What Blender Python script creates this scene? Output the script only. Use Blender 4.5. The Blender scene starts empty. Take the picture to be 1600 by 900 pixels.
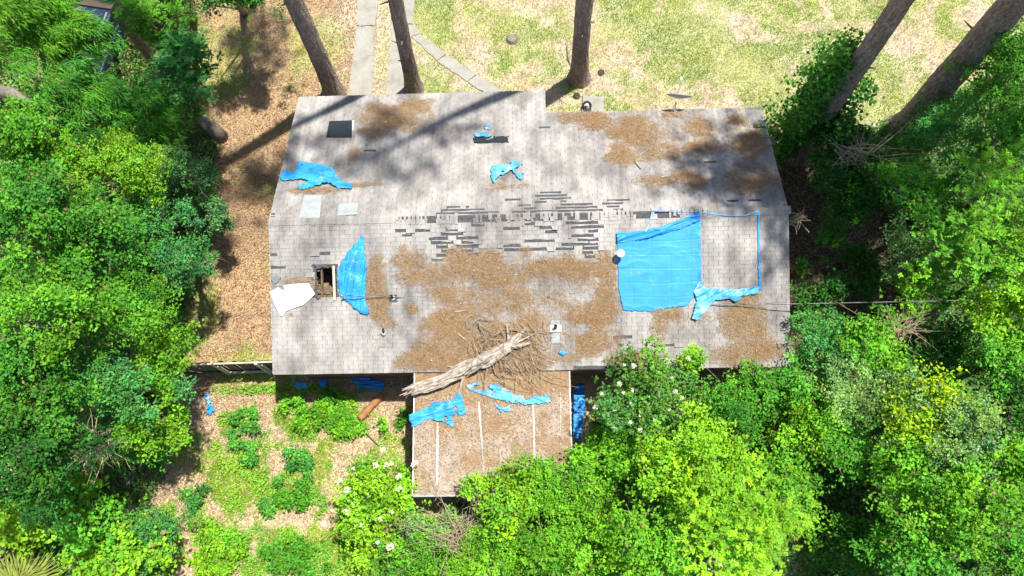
import bpy, math, random
import numpy as np
from mathutils import Matrix, Vector

# ------------------------------------------------------------------ camera, sky, sun, exposure
S = bpy.context.scene
COL = S.collection
CAM = np.array([8.088, -9.541, 26.8]); PITCH, ROLL, YAW, FPX = .309, .039, -.02, 1290.0
def _rot(p, r, y):
    cx, sx, cz, sz, cy, sy = math.cos(p), math.sin(p), math.cos(y), math.sin(y), math.cos(r), math.sin(r)
    Rx = np.array([[1, 0, 0], [0, cx, -sx], [0, sx, cx]]); Ry = np.array([[cy, 0, sy], [0, 1, 0], [-sy, 0, cy]])
    Rz = np.array([[cz, -sz, 0], [sz, cz, 0], [0, 0, 1]])
    return Rz @ Rx @ Ry
CR = _rot(PITCH, ROLL, YAW)
cam_d = bpy.data.cameras.new('camera'); cam = bpy.data.objects.new('camera', cam_d); COL.objects.link(cam)
cam_d.sensor_width = 36; cam_d.lens = FPX / 1600 * 36; cam_d.clip_start = .1; cam_d.clip_end = 2000
cam.matrix_world = Matrix.Translation(Vector(CAM)) @ Matrix(CR.tolist()).to_4x4()
S.camera = cam

SUN_EL = math.radians(72.5); SUN_H = np.array([.83, .55]); SUN_H = SUN_H / np.linalg.norm(SUN_H)
TO_SUN = Vector((SUN_H[0] * math.cos(SUN_EL), SUN_H[1] * math.cos(SUN_EL), math.sin(SUN_EL)))
W = bpy.data.worlds.new('World'); S.world = W; W.use_nodes = True
_nt = W.node_tree; _sky = _nt.nodes.new('ShaderNodeTexSky'); _sky.sky_type = 'NISHITA'; _sky.sun_disc = False
_sky.sun_elevation = SUN_EL; _sky.sun_rotation = math.atan2(SUN_H[0], SUN_H[1])
_nt.links.new(_sky.outputs[0], _nt.nodes['Background'].inputs[0]); _nt.nodes['Background'].inputs[1].default_value = .09
sun_d = bpy.data.lights.new('sun', 'SUN'); sun_d.energy = 5.0; sun_d.angle = math.radians(1.0); sun_d.color = (1, .955, .88)
sun = bpy.data.objects.new('sun', sun_d); COL.objects.link(sun)
sun.rotation_euler = (-TO_SUN).to_track_quat('-Z', 'Y').to_euler(); sun.location = (20, 15, 60)
S.view_settings.view_transform = 'Standard'; S.view_settings.look = 'None'; S.view_settings.gamma = 1
S.view_settings.exposure = .68; S.view_settings.use_curve_mapping = False
S.cycles.use_denoising = True; S.cycles.max_bounces = 6; S.cycles.diffuse_bounces = 3; S.cycles.transmission_bounces = 4
S.cycles.use_adaptive_sampling = True; S.cycles.adaptive_threshold = .015

# ------------------------------------------------------------------ maths helpers
rng = np.random.default_rng(7); random.seed(7)
def at(px, py, z=0.0):
    """world point at height z that the photograph shows at (px, py)"""
    d = CR @ np.array([(px - 800) / FPX, -(py - 450) / FPX, -1.0])
    return CAM + d * ((z - CAM[2]) / d[2])
def unit(a):
    return a / np.maximum(np.linalg.norm(a, axis=-1, keepdims=True), 1e-9)
def _hash(ix, iy, seed):
    h = (ix.astype(np.int64) * 374761393 + iy.astype(np.int64) * 668265263 + seed * 1274126177) & 0xffffffff
    h = ((h ^ (h >> 13)) * 1274126177) & 0xffffffff
    return ((h ^ (h >> 16)) & 0xffff) / 65535.0
def vnoise(x, y, seed=0):
    x = np.asarray(x, float); y = np.asarray(y, float)
    ix, iy = np.floor(x), np.floor(y); fx, fy = x - ix, y - iy
    fx = fx * fx * (3 - 2 * fx); fy = fy * fy * (3 - 2 * fy)
    a, b = _hash(ix, iy, seed), _hash(ix + 1, iy, seed); c, d = _hash(ix, iy + 1, seed), _hash(ix + 1, iy + 1, seed)
    return (a * (1 - fx) + b * fx) * (1 - fy) + (c * (1 - fx) + d * fx) * fy
def fbm(x, y, seed=0, oct=4):
    s = 0; a = .5; n = 0
    for i in range(oct):
        s = s + a * vnoise(x * 2 ** i, y * 2 ** i, seed + i * 17); n += a; a *= .5
    return s / n
def inpoly(x, y, poly):
    x = np.asarray(x); y = np.asarray(y); r = np.zeros(x.shape, bool); n = len(poly)
    for i in range(n):
        (x1, y1), (x2, y2) = poly[i], poly[(i + 1) % n]
        if y1 == y2: continue
        c = ((y1 > y) != (y2 > y)) & (x < (x2 - x1) * (y - y1) / (y2 - y1) + x1); r ^= c
    return r

# ------------------------------------------------------------------ materials
def nodes(name):
    m = bpy.data.materials.new(name); m.use_nodes = True; nt = m.node_tree
    return m, nt, nt.nodes['Principled BSDF']
def ramp(nt, stops, fac):
    r = nt.nodes.new('ShaderNodeValToRGB'); e = r.color_ramp.elements
    while len(e) < len(stops): e.new(.5)
    for q, (p, c) in zip(e, stops): q.position = p; q.color = (*c, 1)
    nt.links.new(fac, r.inputs[0]); return r.outputs[0]
def coords(nt, scale=(1, 1, 1), kind='Position'):
    if kind == 'Position': o = nt.nodes.new('ShaderNodeNewGeometry').outputs['Position']
    else: o = nt.nodes.new('ShaderNodeTexCoord').outputs[kind]
    mp = nt.nodes.new('ShaderNodeMapping'); mp.inputs['Scale'].default_value = scale
    nt.links.new(o, mp.inputs[0]); return mp.outputs[0]
def noise(nt, vec, scale, detail=4, rough=.6):
    n = nt.nodes.new('ShaderNodeTexNoise'); n.inputs['Scale'].default_value = scale; n.inputs['Detail'].default_value = detail
    n.inputs['Roughness'].default_value = rough; nt.links.new(vec, n.inputs['Vector']); return n.outputs['Fac']
def mixc(nt, fac, a, b, mode='MIX'):
    m = nt.nodes.new('ShaderNodeMix'); m.data_type = 'RGBA'; m.blend_type = mode
    for s, v in ((m.inputs[0], fac), (m.inputs[6], a), (m.inputs[7], b)):
        if isinstance(v, (int, float)): s.default_value = v
        elif isinstance(v, tuple): s.default_value = (*v, 1)
        else: nt.links.new(v, s)
    return m.outputs[2]
def bump(nt, b, h, strength=.4, dist=.02):
    n = nt.nodes.new('ShaderNodeBump'); n.inputs['Strength'].default_value = strength; n.inputs['Distance'].default_value = dist
    nt.links.new(h, n.inputs['Height']); nt.links.new(n.outputs[0], b.inputs['Normal'])
def plain(name, lo, hi, scale=6, rough=.8, metal=0, bs=.3, stretch=(1, 1, 1), spec=.3, p0=.3, p1=.7):
    """a material that wanders between two colours with noise and a fine relief"""
    m, nt, b = nodes(name); v = coords(nt, stretch); f = noise(nt, v, scale, 6, .65)
    nt.links.new(ramp(nt, [(p0, lo), (p1, hi)], f), b.inputs['Base Color'])
    b.inputs['Roughness'].default_value = rough; b.inputs['Metallic'].default_value = metal; b.inputs['Specular IOR Level'].default_value = spec
    if bs: bump(nt, b, noise(nt, v, scale * 6, 3), bs, .01)
    return m
def tinted(name, rough=.8, trans=0.0, spec=.25, grain=0):
    """colour from the mesh's own tint attribute (leaf by leaf, blade by blade)"""
    m, nt, b = nodes(name); a = nt.nodes.new('ShaderNodeAttribute'); a.attribute_name = 'tint'
    c = a.outputs['Color']
    if grain:
        v = coords(nt); c = mixc(nt, .9, c, ramp(nt, [(.32, (.34, .32, .30)), (.5, (.95, .95, .95)), (.72, (1.5, 1.5, 1.5))], noise(nt, v, grain, 5, .7)), 'MULTIPLY')
    nt.links.new(c, b.inputs['Base Color']); b.inputs['Roughness'].default_value = rough; b.inputs['Specular IOR Level'].default_value = spec
    if trans:
        t = nt.nodes.new('ShaderNodeBsdfTranslucent'); k = mixc(nt, 1.0, c, (1.15, 1.1, .6), 'MULTIPLY'); nt.links.new(k, t.inputs[0])
        mx = nt.nodes.new('ShaderNodeMixShader'); mx.inputs[0].default_value = trans
        nt.links.new(b.outputs[0], mx.inputs[1]); nt.links.new(t.outputs[0], mx.inputs[2])
        nt.links.new(mx.outputs[0], nt.nodes['Material Output'].inputs[0])
    return m
M = {}
M['leaf'] = tinted('leaf', .6, .25, .18)
M['grass'] = tinted('grass', .7, .3, .2)
M['dry'] = tinted('dry_litter', .85, .12, .15)
M['flower'] = plain('flower_white', (.62, .64, .40), (.84, .84, .70), 20, .7, bs=0)
M['wood_dark'] = plain('weathered_fence_wood', (.06, .05, .04), (.17, .14, .11), 9, .9, stretch=(1, 1, .15))
M['wood_pale'] = plain('pale_lumber', (.40, .34, .25), (.62, .55, .44), 8, .8)
M['rafter'] = plain('old_rafter_wood', (.07, .05, .03), (.22, .16, .10), 8, .85)
M['insul'] = plain('attic_insulation', (.10, .07, .045), (.40, .33, .20), 5, .95, bs=.8)
M['felt'] = plain('roofing_felt', (.035, .037, .042), (.12, .12, .125), 12, .85, bs=.4)
M['panel_dark'] = plain('dark_felt_panel', (.010, .017, .022), (.022, .032, .038), 3, .55, bs=.15)
M['white_board'] = plain('white_board', (.80, .80, .80), (.90, .89, .87), 3, .6, bs=.15)
M['grey_sheet'] = plain('weathered_grey_sheet', (.26, .29, .295), (.38, .41, .40), 5, .6, bs=.2)
M['white_paint'] = plain('chalky_white_paint', (.62, .62, .60), (.82, .82, .80), 7, .6, bs=.2)
M['fascia'] = plain('fascia_paint', (.30, .30, .29), (.55, .55, .53), 6, .7)
M['metal'] = plain('galvanised_metal', (.38, .39, .40), (.62, .63, .63), 8, .4, .7, .1)
M['black'] = plain('black_rubber', (.010, .010, .011), (.025, .025, .027), 8, .6)
M['dish'] = plain('grey_dish_paint', (.30, .36, .38), (.44, .50, .52), 6, .45, 0, .1)
M['deadwood'] = plain('bleached_dead_wood', (.17, .13, .10), (.62, .54, .46), 5, .9, bs=.9, stretch=(1, 1, 1))
M['twig'] = plain('dry_twig', (.26, .19, .12), (.52, .42, .30), 5, .9, bs=0)
M['log_red'] = plain('barkless_red_log', (.22, .09, .04), (.42, .20, .09), 6, .85, bs=.5)
M['branch'] = plain('grey_bark', (.12, .10, .075), (.30, .26, .21), 9, .95, bs=.5)
M['carpaint'] = plain('dark_blue_car_paint', (.020, .035, .075), (.032, .052, .10), 3, .3, .3, 0, spec=.6)
M['carglass'] = plain('car_window_glass', (.012, .016, .022), (.02, .026, .034), 3, .08, 0, 0, spec=.7)
M['brick'] = plain('brick_wall', (.20, .09, .06), (.34, .17, .11), 7, .9)
M['porch'] = None
def m_concrete():
    m, nt, b = nodes('old_concrete'); v = coords(nt)
    c = ramp(nt, [(.25, (.22, .205, .17)), (.5, (.34, .325, .285)), (.8, (.43, .415, .37))], noise(nt, v, 1.6, 8, .7))
    c = mixc(nt, .35, c, ramp(nt, [(.35, (.45, .45, .42)), (.65, (1.0, 1.0, 1.0))], noise(nt, v, 22, 5, .7)), 'MULTIPLY')
    nt.links.new(c, b.inputs['Base Color']); b.inputs['Roughness'].default_value = .92; bump(nt, b, noise(nt, v, 40, 4), .4, .01); return m
M['concrete'] = m_concrete()
def m_shingle():
    m, nt, b = nodes('weathered_asphalt_shingle'); v = coords(nt)
    a = nt.nodes.new('ShaderNodeAttribute'); a.attribute_name = 'tint'
    base = ramp(nt, [(.0, (.40, .384, .362)), (.45, (.415, .399, .377)), (1.0, (.44, .425, .402))], a.outputs['Fac'])
    # algae and water staining: long blotches down the slope, lighter washed areas
    st = noise(nt, coords(nt, (.55, .28, .28)), 1.5, 6, .65)
    base = mixc(nt, .9, base, ramp(nt, [(.30, (.42, .42, .45)), (.45, (.80, .80, .815)), (.56, (1.0, 1.0, 1.0)), (.74, (1.15, 1.13, 1.10))], st), 'MULTIPLY')
    st2 = noise(nt, coords(nt, (3.2, .5, .5)), 1.4, 5, .7)
    base = mixc(nt, .42, base, ramp(nt, [(.34, (.42, .42, .43)), (.60, (1.0, 1.0, 1.0))], st2), 'MULTIPLY')
    st3 = noise(nt, coords(nt, (1.4, .9, .9)), 1.0, 7, .6)
    base = mixc(nt, .7, base, ramp(nt, [(.36, (.52, .49, .46)), (.58, (1.06, 1.05, 1.03))], st3), 'MULTIPLY')
    gr = noise(nt, v, 60, 3, .8)
    base = mixc(nt, .45, base, ramp(nt, [(.3, (.55, .55, .55)), (.7, (1.15, 1.15, 1.15))], gr), 'MULTIPLY')
    nt.links.new(base, b.inputs['Base Color']); b.inputs['Roughness'].default_value = .95; b.inputs['Specular IOR Level'].default_value = .15
    bump(nt, b, gr, .5, .006); return m
M['shingle'] = m_shingle()
def m_porch():
    m, nt, b = nodes('dirty_roll_roofing'); v = coords(nt)
    c = ramp(nt, [(.3, (.25, .195, .145)), (.5, (.37, .30, .235)), (.72, (.46, .41, .355))], noise(nt, v, 2.2, 8, .75))
    c = mixc(nt, .6, c, ramp(nt, [(.35, (.55, .5, .46)), (.65, (1.1, 1.08, 1.05))], noise(nt, v, 28, 5, .8)), 'MULTIPLY')
    nt.links.new(c, b.inputs['Base Color']); b.inputs['Roughness'].default_value = .95; bump(nt, b, noise(nt, v, 45, 4), .5, .01); return m
M['porch'] = m_porch()
def m_tarp(name, deep, pale, wear, amt):
    m, nt, b = nodes(name); v = coords(nt)
    c = ramp(nt, [(.3, deep), (.72, pale)], noise(nt, v, 1.8, 5, .6))
    c = mixc(nt, ramp(nt, [(amt, (0, 0, 0)), (amt + .16, (1, 1, 1))], noise(nt, v, 3.4, 7, .72)), c, wear)
    nt.links.new(c, b.inputs['Base Color']); b.inputs['Roughness'].default_value = .5; b.inputs['Specular IOR Level'].default_value = .35
    # weave and packing creases in the cloth itself, dust caught in them
    w1 = nt.nodes.new('ShaderNodeTexWave'); w1.inputs['Scale'].default_value = .55; w1.inputs['Distortion'].default_value = 1.2; w1.inputs['Detail'].default_value = 3; nt.links.new(v, w1.inputs['Vector'])
    w2 = nt.nodes.new('ShaderNodeTexWave'); w2.bands_direction = 'Y'; w2.inputs['Scale'].default_value = .8; w2.inputs['Distortion'].default_value = 1.5; w2.inputs['Detail'].default_value = 3; nt.links.new(v, w2.inputs['Vector'])
    cr = mixc(nt, .5, ramp(nt, [(.0, (0, 0, 0)), (.06, (1, 1, 1))], w1.outputs['Fac']), ramp(nt, [(.0, (0, 0, 0)), (.06, (1, 1, 1))], w2.outputs['Fac']))
    c = mixc(nt, ramp(nt, [(.56, (0, 0, 0)), (.80, (.55, .55, .55))], noise(nt, v, 5.5, 8, .75)), c, (.30, .27, .22))
    nt.links.new(c, b.inputs['Base Color'])
    hh = mixc(nt, .45, cr, noise(nt, v, 9, 6, .65)); bump(nt, b, hh, .38, .03); return m
M['tarp'] = m_tarp('blue_tarp', (.022, .25, .66), (.035, .32, .76), (.13, .44, .80), .60)
M['tarp_worn'] = m_tarp('worn_blue_tarp', (.008, .17, .50), (.05, .42, .80), (.36, .60, .76), .56)  # deep tone puts the dark of folds and creases into the colour
M['tarp_torn'] = m_tarp('shredded_blue_tarp', (.012, .20, .54), (.10, .46, .78), (.46, .58, .68), .50)
def m_bark():
    m, nt, b = nodes('pine_bark'); v = coords(nt, (1, 1, .35))
    vo = nt.nodes.new('ShaderNodeTexVoronoi'); vo.feature = 'DISTANCE_TO_EDGE'; vo.inputs['Scale'].default_value = 13
    dn = nt.nodes.new('ShaderNodeTexNoise'); dn.inputs['Scale'].default_value = 5; dn.inputs['Detail'].default_value = 6; nt.links.new(v, dn.inputs['Vector'])
    av = nt.nodes.new('ShaderNodeVectorMath'); av.operation = 'MULTIPLY_ADD'; av.inputs[1].default_value = (.35, .35, .35); nt.links.new(dn.outputs['Color'], av.inputs[0]); nt.links.new(v, av.inputs[2]); nt.links.new(av.outputs[0], vo.inputs['Vector'])
    c = ramp(nt, [(.3, (.15, .11, .095)), (.5, (.31, .245, .215)), (.72, (.54, .465, .42))], noise(nt, v, 9, 9, .8))
    c = mixc(nt, .6, c, ramp(nt, [(.0, (.34, .30, .28)), (.2, (1.0, 1.0, 1.0))], vo.outputs['Distance']), 'MULTIPLY')
    nt.links.new(c, b.inputs['Base Color']); b.inputs['Roughness'].default_value = .95; b.inputs['Specular IOR Level'].default_value = .15
    bump(nt, b, vo.outputs['Distance'], .7, .03); return m
M['bark'] = m_bark()
M['ground'] = tinted('soil_and_litter', .95, 0, .1, 34)

# ------------------------------------------------------------------ mesh helpers
def npmesh(name, V, F, mat, tint=None, flat=True):
    """V (n,3), F (m,3) or (m,4) arrays; tint per vertex (n,3)"""
    me = bpy.data.meshes.new(name); V = np.ascontiguousarray(V, np.float32); F = np.ascontiguousarray(F, np.int32)
    k = F.shape[1]; me.vertices.add(len(V)); me.vertices.foreach_set('co', V.ravel())
    me.loops.add(F.size); me.loops.foreach_set('vertex_index', F.ravel())
    me.polygons.add(len(F)); me.polygons.foreach_set('loop_start', np.arange(0, F.size, k, dtype=np.int32))
    me.polygons.foreach_set('loop_total', np.full(len(F), k, np.int32)); me.update(calc_edges=True)
    if tint is not None:
        a = me.attributes.new('tint', 'FLOAT_COLOR', 'POINT'); c = np.ones((len(V), 4), np.float32); c[:, :3] = tint; a.data.foreach_set('color', c.ravel())
    if mat is not None: me.materials.append(mat)
    if flat: me.shade_flat()
    return me
def link(name, me, parent=None, loc=None):
    o = bpy.data.objects.new(name, me); COL.objects.link(o)
    if parent is not None: o.parent = parent
    if loc is not None: o.location = loc
    return o
def tag(o, label, cat, group=None):
    o['label'] = label; o['category'] = cat
    if group: o['group'] = group
    return o
def thing(name, loc, label, cat, group=None):
    o = bpy.data.objects.new(name, None); COL.objects.link(o); o.location = [float(q) for q in loc]; o.empty_display_size = .2
    return tag(o, label, cat, group)
class MB:
    """collects shapes, then links them as one mesh object; coordinates are world, moved to the parent's frame on build"""
    def __init__(s): s.v = []; s.f = []
    def box(s, c, h, ax=None):
        ax = np.eye(3) if ax is None else np.array(ax); n = len(s.v); c = np.array(c, float)
        for i in (-1, 1):
            for j in (-1, 1):
                for k in (-1, 1): s.v.append(c + ax[0] * h[0] * i + ax[1] * h[1] * j + ax[2] * h[2] * k)
        s.f += [tuple(n + q for q in t) for t in ((0, 1, 3, 2), (4, 6, 7, 5), (0, 4, 5, 1), (2, 3, 7, 6), (0, 2, 6, 4), (1, 5, 7, 3))]; return s
    def bar(s, a, b, w, h, up=(0, 0, 1)):
        a = np.array(a, float); b = np.array(b, float); d = unit(b - a); sd = np.cross(d, np.array(up, float)); sd = unit(sd); u = np.cross(sd, d)
        return s.box((a + b) / 2, (np.linalg.norm(b - a) / 2, w / 2, h / 2), (d, sd, u))
    def tube(s, P, R, n=6, cap=True):
        P = np.array(P, float); m = len(P); R = np.broadcast_to(np.array(R, float), (m,)); st = len(s.v)
        T = np.gradient(P, axis=0); T = unit(T); ref = np.array([0, 0, 1.0]) if abs(T[0][2]) < .9 else np.array([1.0, 0, 0])
        for i in range(m):
            a = unit(np.cross(T[i], ref)); b = np.cross(T[i], a); ref = np.cross(a, T[i]) if False else ref
            for k in range(n):
                t = 2 * math.pi * k / n; s.v.append(P[i] + R[i] * (a * math.cos(t) + b * math.sin(t)))
        for i in range(m - 1):
            for k in range(n):
                q = (k + 1) % n; s.f.append((st + i * n + k, st + i * n + q, st + (i + 1) * n + q, st + (i + 1) * n + k))
        if cap: s.f.append(tuple(st + k for k in range(n))[::-1]); s.f.append(tuple(st + (m - 1) * n + k for k in range(n)))
        return s
    def lathe(s, c, prof, n=16, ax=None):
        """prof: (radius, height) pairs along ax[2]"""
        ax = np.eye(3) if ax is None else np.array(ax); c = np.array(c, float); st = len(s.v)
        for r, h in prof:
            for k in range(n):
                t = 2 * math.pi * k / n; s.v.append(c + ax[2] * h + r * (ax[0] * math.cos(t) + ax[1] * math.sin(t)))
        for i in range(len(prof) - 1):
            for k in range(n):
                q = (k + 1) % n; s.f.append((st + i * n + k, st + i * n + q, st + (i + 1) * n + q, st + (i + 1) * n + k))
        s.f.append(tuple(st + k for k in range(n))[::-1]); s.f.append(tuple(st + (len(prof) - 1) * n + k for k in range(n))); return s
    def prism(s, pts, up, t):
        """closed outline (3-D points), thickness t along up"""
        n = len(pts); st = len(s.v); up = np.array(up, float)
        for p in pts: s.v.append(np.array(p, float))
        for p in pts: s.v.append(np.array(p, float) + up * t)
        s.f.append(tuple(st + i for i in range(n))[::-1]); s.f.append(tuple(st + n + i for i in range(n)))
        for i in range(n): j = (i + 1) % n; s.f.append((st + i, st + j, st + n + j, st + n + i))
        return s
    def mesh(s, name, mat, origin=(0, 0, 0), smooth=False):
        me = bpy.data.meshes.new(name); o = np.array(origin, float); me.from_pydata([tuple(v - o) for v in s.v], [], s.f); me.update()
        if mat is not None: me.materials.append(mat)
        if smooth: me.polygons.foreach_set('use_smooth', [True] * len(me.polygons))
        return me
    def build(s, name, mat, parent=None, smooth=False):
        org = worldloc(parent); return link(name, s.mesh(name, mat, org, smooth), parent)
def worldloc(p):
    o = np.zeros(3)
    while p is not None: o += np.array(p.location); p = p.parent
    return o
def kind(o, k): o['kind'] = k; return o

# ------------------------------------------------------------------ the house in numbers
L, HE, A, B, SLP, B2, XR = 15.465, 2.5, 4.353, 4.279, .351, 5.344, 8.392
HR = HE + A * SLP; CT = 1 / math.sqrt(1 + SLP * SLP); ST = SLP * CT
def rp(side, u, v, h=0.0):
    """roof point: side -1 (yard slope) or +1 (street slope), u along the ridge, v down the slope, h off the surface"""
    u = np.asarray(u, float); v = np.asarray(v, float)
    return np.stack(np.broadcast_arrays(u, side * (v * CT + h * ST), HR - v * ST + h * CT), -1)
def roof_at(px, py):
    """(side, u, v) of the roof surface shown at (px, py)"""
    d = CR @ np.array([(px - 800) / FPX, -(py - 450) / FPX, -1.0])
    for side in (-1, 1):
        # z = HR - SLP*side*y
        t = (HR - SLP * side * CAM[1] - CAM[2]) / (d[2] + SLP * side * d[1]); p = CAM + d * t
        if side * p[1] >= -1e-6: return side, p[0], side * p[1] / CT
    return -1, p[0], 0.0
PZ0, PZ1 = 2.40, 2.14
P_TL = at(640, 588, 2.4); P_BL = at(654, 775, PZ1); P_TR = at(889, 580, 2.4); P_BR = at(894, 770, PZ1)
PX0, PX1, PY0, PY1 = (P_TL[0] + P_BL[0]) / 2, (P_TR[0] + P_BR[0]) / 2, -A + .12, (P_BL[1] + P_BR[1]) / 2
def pz(y): return PZ0 + (PZ1 - PZ0) * (PY0 - y) / (PY0 - PY1)
PN = unit(np.array([0, (PZ1 - PZ0) / (PY0 - PY1), 1.0]))
def porch_at(px, py):
    p = at(px, py, 2.3)
    for _ in range(4): p = at(px, py, pz(p[1]))
    return p

# ------------------------------------------------------------------ ground
DRIVE = [  # wheel strips and the walk, as slabs (photo corners on the ground)
    ('driveway_strip', [[(559, -30), (594, -30), (586, 40), (557, 40)], [(557, 41), (586, 41), (581, 150), (545, 150)], ]),
    ('driveway_strip', [[(622, -40), (650, -40), (645, 37), (614, 37)], [(613, 39), (643, 39), (640, 150), (602, 150)]]),
    ('front_walk', [[(640, 40), (650, 38), (656, 52), (643, 56)], [(643, 57), (657, 53), (697, 84), (683, 95)], [(684, 96), (698, 85), (744, 116), (730, 127)], [(731, 128), (746, 117), (786, 143), (770, 152)]]),
]
slab_polys = [[tuple(at(x, y)[:2]) for x, y in q] for _, qs in DRIVE for q in qs]
def on_slab(x, y):
    r = np.zeros(np.shape(x), bool)
    for q in slab_polys: r |= inpoly(x, y, q)
    return r
GREEN_PX = [(490, 660, 75, 45, 1), (520, 640, 60, 25, .9), (455, 640, 40, 20, .7), (380, 660, 35, 26, .8), (385, 712, 32, 30, .8), (370, 760, 75, 40, .95), (420, 770, 80, 35, 1), (330, 850, 70, 50, 1),
            (450, 860, 110, 50, 1), (480, 730, 40, 45, .9), (300, 700, 35, 22, .6), (420, 690, 20, 25, .5), (560, 850, 60, 60, 1), (610, 700, 40, 30, .7), (330, 730, 30, 30, .7),
            (200, 850, 120, 60, .9)]
GREEN = [(*at(x, y)[:2], rx / 47, ry / 44, w) for x, y, rx, ry, w in GREEN_PX]
def greenness(x, y):
    """how much grass grows here, 0..1"""
    n = fbm(x * .55 + 3, y * .55, 3, 4); n2 = fbm(x * 2.1, y * 2.1, 9, 3)
    front = np.clip((n * .85 + n2 * .6 - .53) * 4.2, 0, 1) * np.clip((x - 1.8) / 1.5, .22, 1) * (y > 3)
    back = np.zeros_like(front)
    for gx, gy, a, b, w in GREEN:
        d = ((x - gx) / a) ** 2 + ((y - gy) / b) ** 2
        back = np.maximum(back, w * np.clip((1.0 - d + (n2 - .5) * 2.6) * 2.0, 0, 1))
    side = np.clip((n - .47) * 5, 0, .75) * (x < 1.5) * (y > -4.5)
    return np.where(y > 5.0, np.maximum(front, side), np.maximum(back, side))
def axis_pts(lo, hi, step, far):
    a = np.arange(lo, hi + 1e-6, step); e = np.array([3, 8, 20, 50, 120, far]); return np.concatenate([(lo - e)[::-1], a, hi + e])
def make_ground():
    gx = axis_pts(-16, 30, .16, 400); gy = axis_pts(-14, 15, .16, 400); X, Y = np.meshgrid(gx, gy)
    Z = (fbm(X * .8, Y * .8, 5, 4) - .5) * .09 - .02
    near = (np.abs(X - 7.7) < 8.6) & (np.abs(Y) < 6); Z = np.where(near, np.minimum(Z, -.012), Z)
    Z = np.where((np.abs(X) > 60) | (np.abs(Y) > 60), -.03, Z)
    for q in slab_polys:
        c = np.mean(q, 0); Z = np.where(np.hypot(X - c[0], Y - c[1]) < 3, np.minimum(Z, .0), Z)
    V = np.stack([X, Y, Z], -1).reshape(-1, 3); ny, nx = X.shape
    i = np.arange((ny - 1) * (nx - 1)); r, c = i // (nx - 1), i % (nx - 1); a = r * nx + c
    F = np.stack([a, a + 1, a + nx + 1, a + nx], 1)
    n1 = fbm(X * 1.3, Y * 1.3, 21, 5); n2 = fbm(X * 5, Y * 5, 33, 3)
    sand = np.array([.54, .455, .35]); straw = np.array([.47, .40, .24]); orange = np.array([.50, .31, .15]); brown = np.array([.30, .19, .10]); pink = np.array([.60, .46, .31])
    grn = np.where((Y < -3)[..., None], np.array([.34, .46, .06]), np.array([.36, .38, .14]))
    t = np.clip((n1 - .35) * 3, 0, 1)[..., None]
    front = sand * (1 - t) + straw * t
    side = orange * t + brown * (1 - t); side = side * .75 + pink * .25
    back = pink * (1 - t * .7) + straw * t * .7
    ws = np.clip((1.6 - X) / 2.0 + (n1 - .5) * 1.5, 0, 1)[..., None]; wb = np.clip((-3.9 - Y) / 1.2 + (n2 - .5), 0, 1)[..., None]
    col = (front * (1 - ws) + side * ws) * (1 - wb) + back * wb
    wr = np.clip((X - 15.6) / 1.0, 0, 1)[..., None] * np.clip((4.6 - Y) / 1.5, 0, 1)[..., None]; col = col * (1 - wr) + np.array([.09, .065, .042]) * wr  # shade of the right-hand hollow put into the soil colour
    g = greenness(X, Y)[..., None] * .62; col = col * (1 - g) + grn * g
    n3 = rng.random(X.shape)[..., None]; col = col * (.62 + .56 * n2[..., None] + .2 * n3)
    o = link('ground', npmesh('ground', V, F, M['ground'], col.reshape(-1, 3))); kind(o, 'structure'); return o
ground = make_ground()
for nm, qs in DRIVE:
    root = bpy.data.objects.new(nm, None); COL.objects.link(root); kind(root, 'structure')
    for q in qs:
        pts = [at(x, y, .03) for x, y in q]; out = []
        for i in range(len(pts)):           # ragged, chipped edges
            a, b = pts[i], pts[(i + 1) % len(pts)]; n = max(2, int(np.linalg.norm(b - a) / .22))
            for k in range(n):
                p = a + (b - a) * k / n
                if k: p = p + np.array([*rng.normal(0, .018, 2), 0])
                out.append(p - np.array([0, 0, .09]))
        MB().prism(out, (0, 0, 1), .09 + rng.uniform(-.008, .01)).build('slab', M['concrete'], root)

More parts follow.
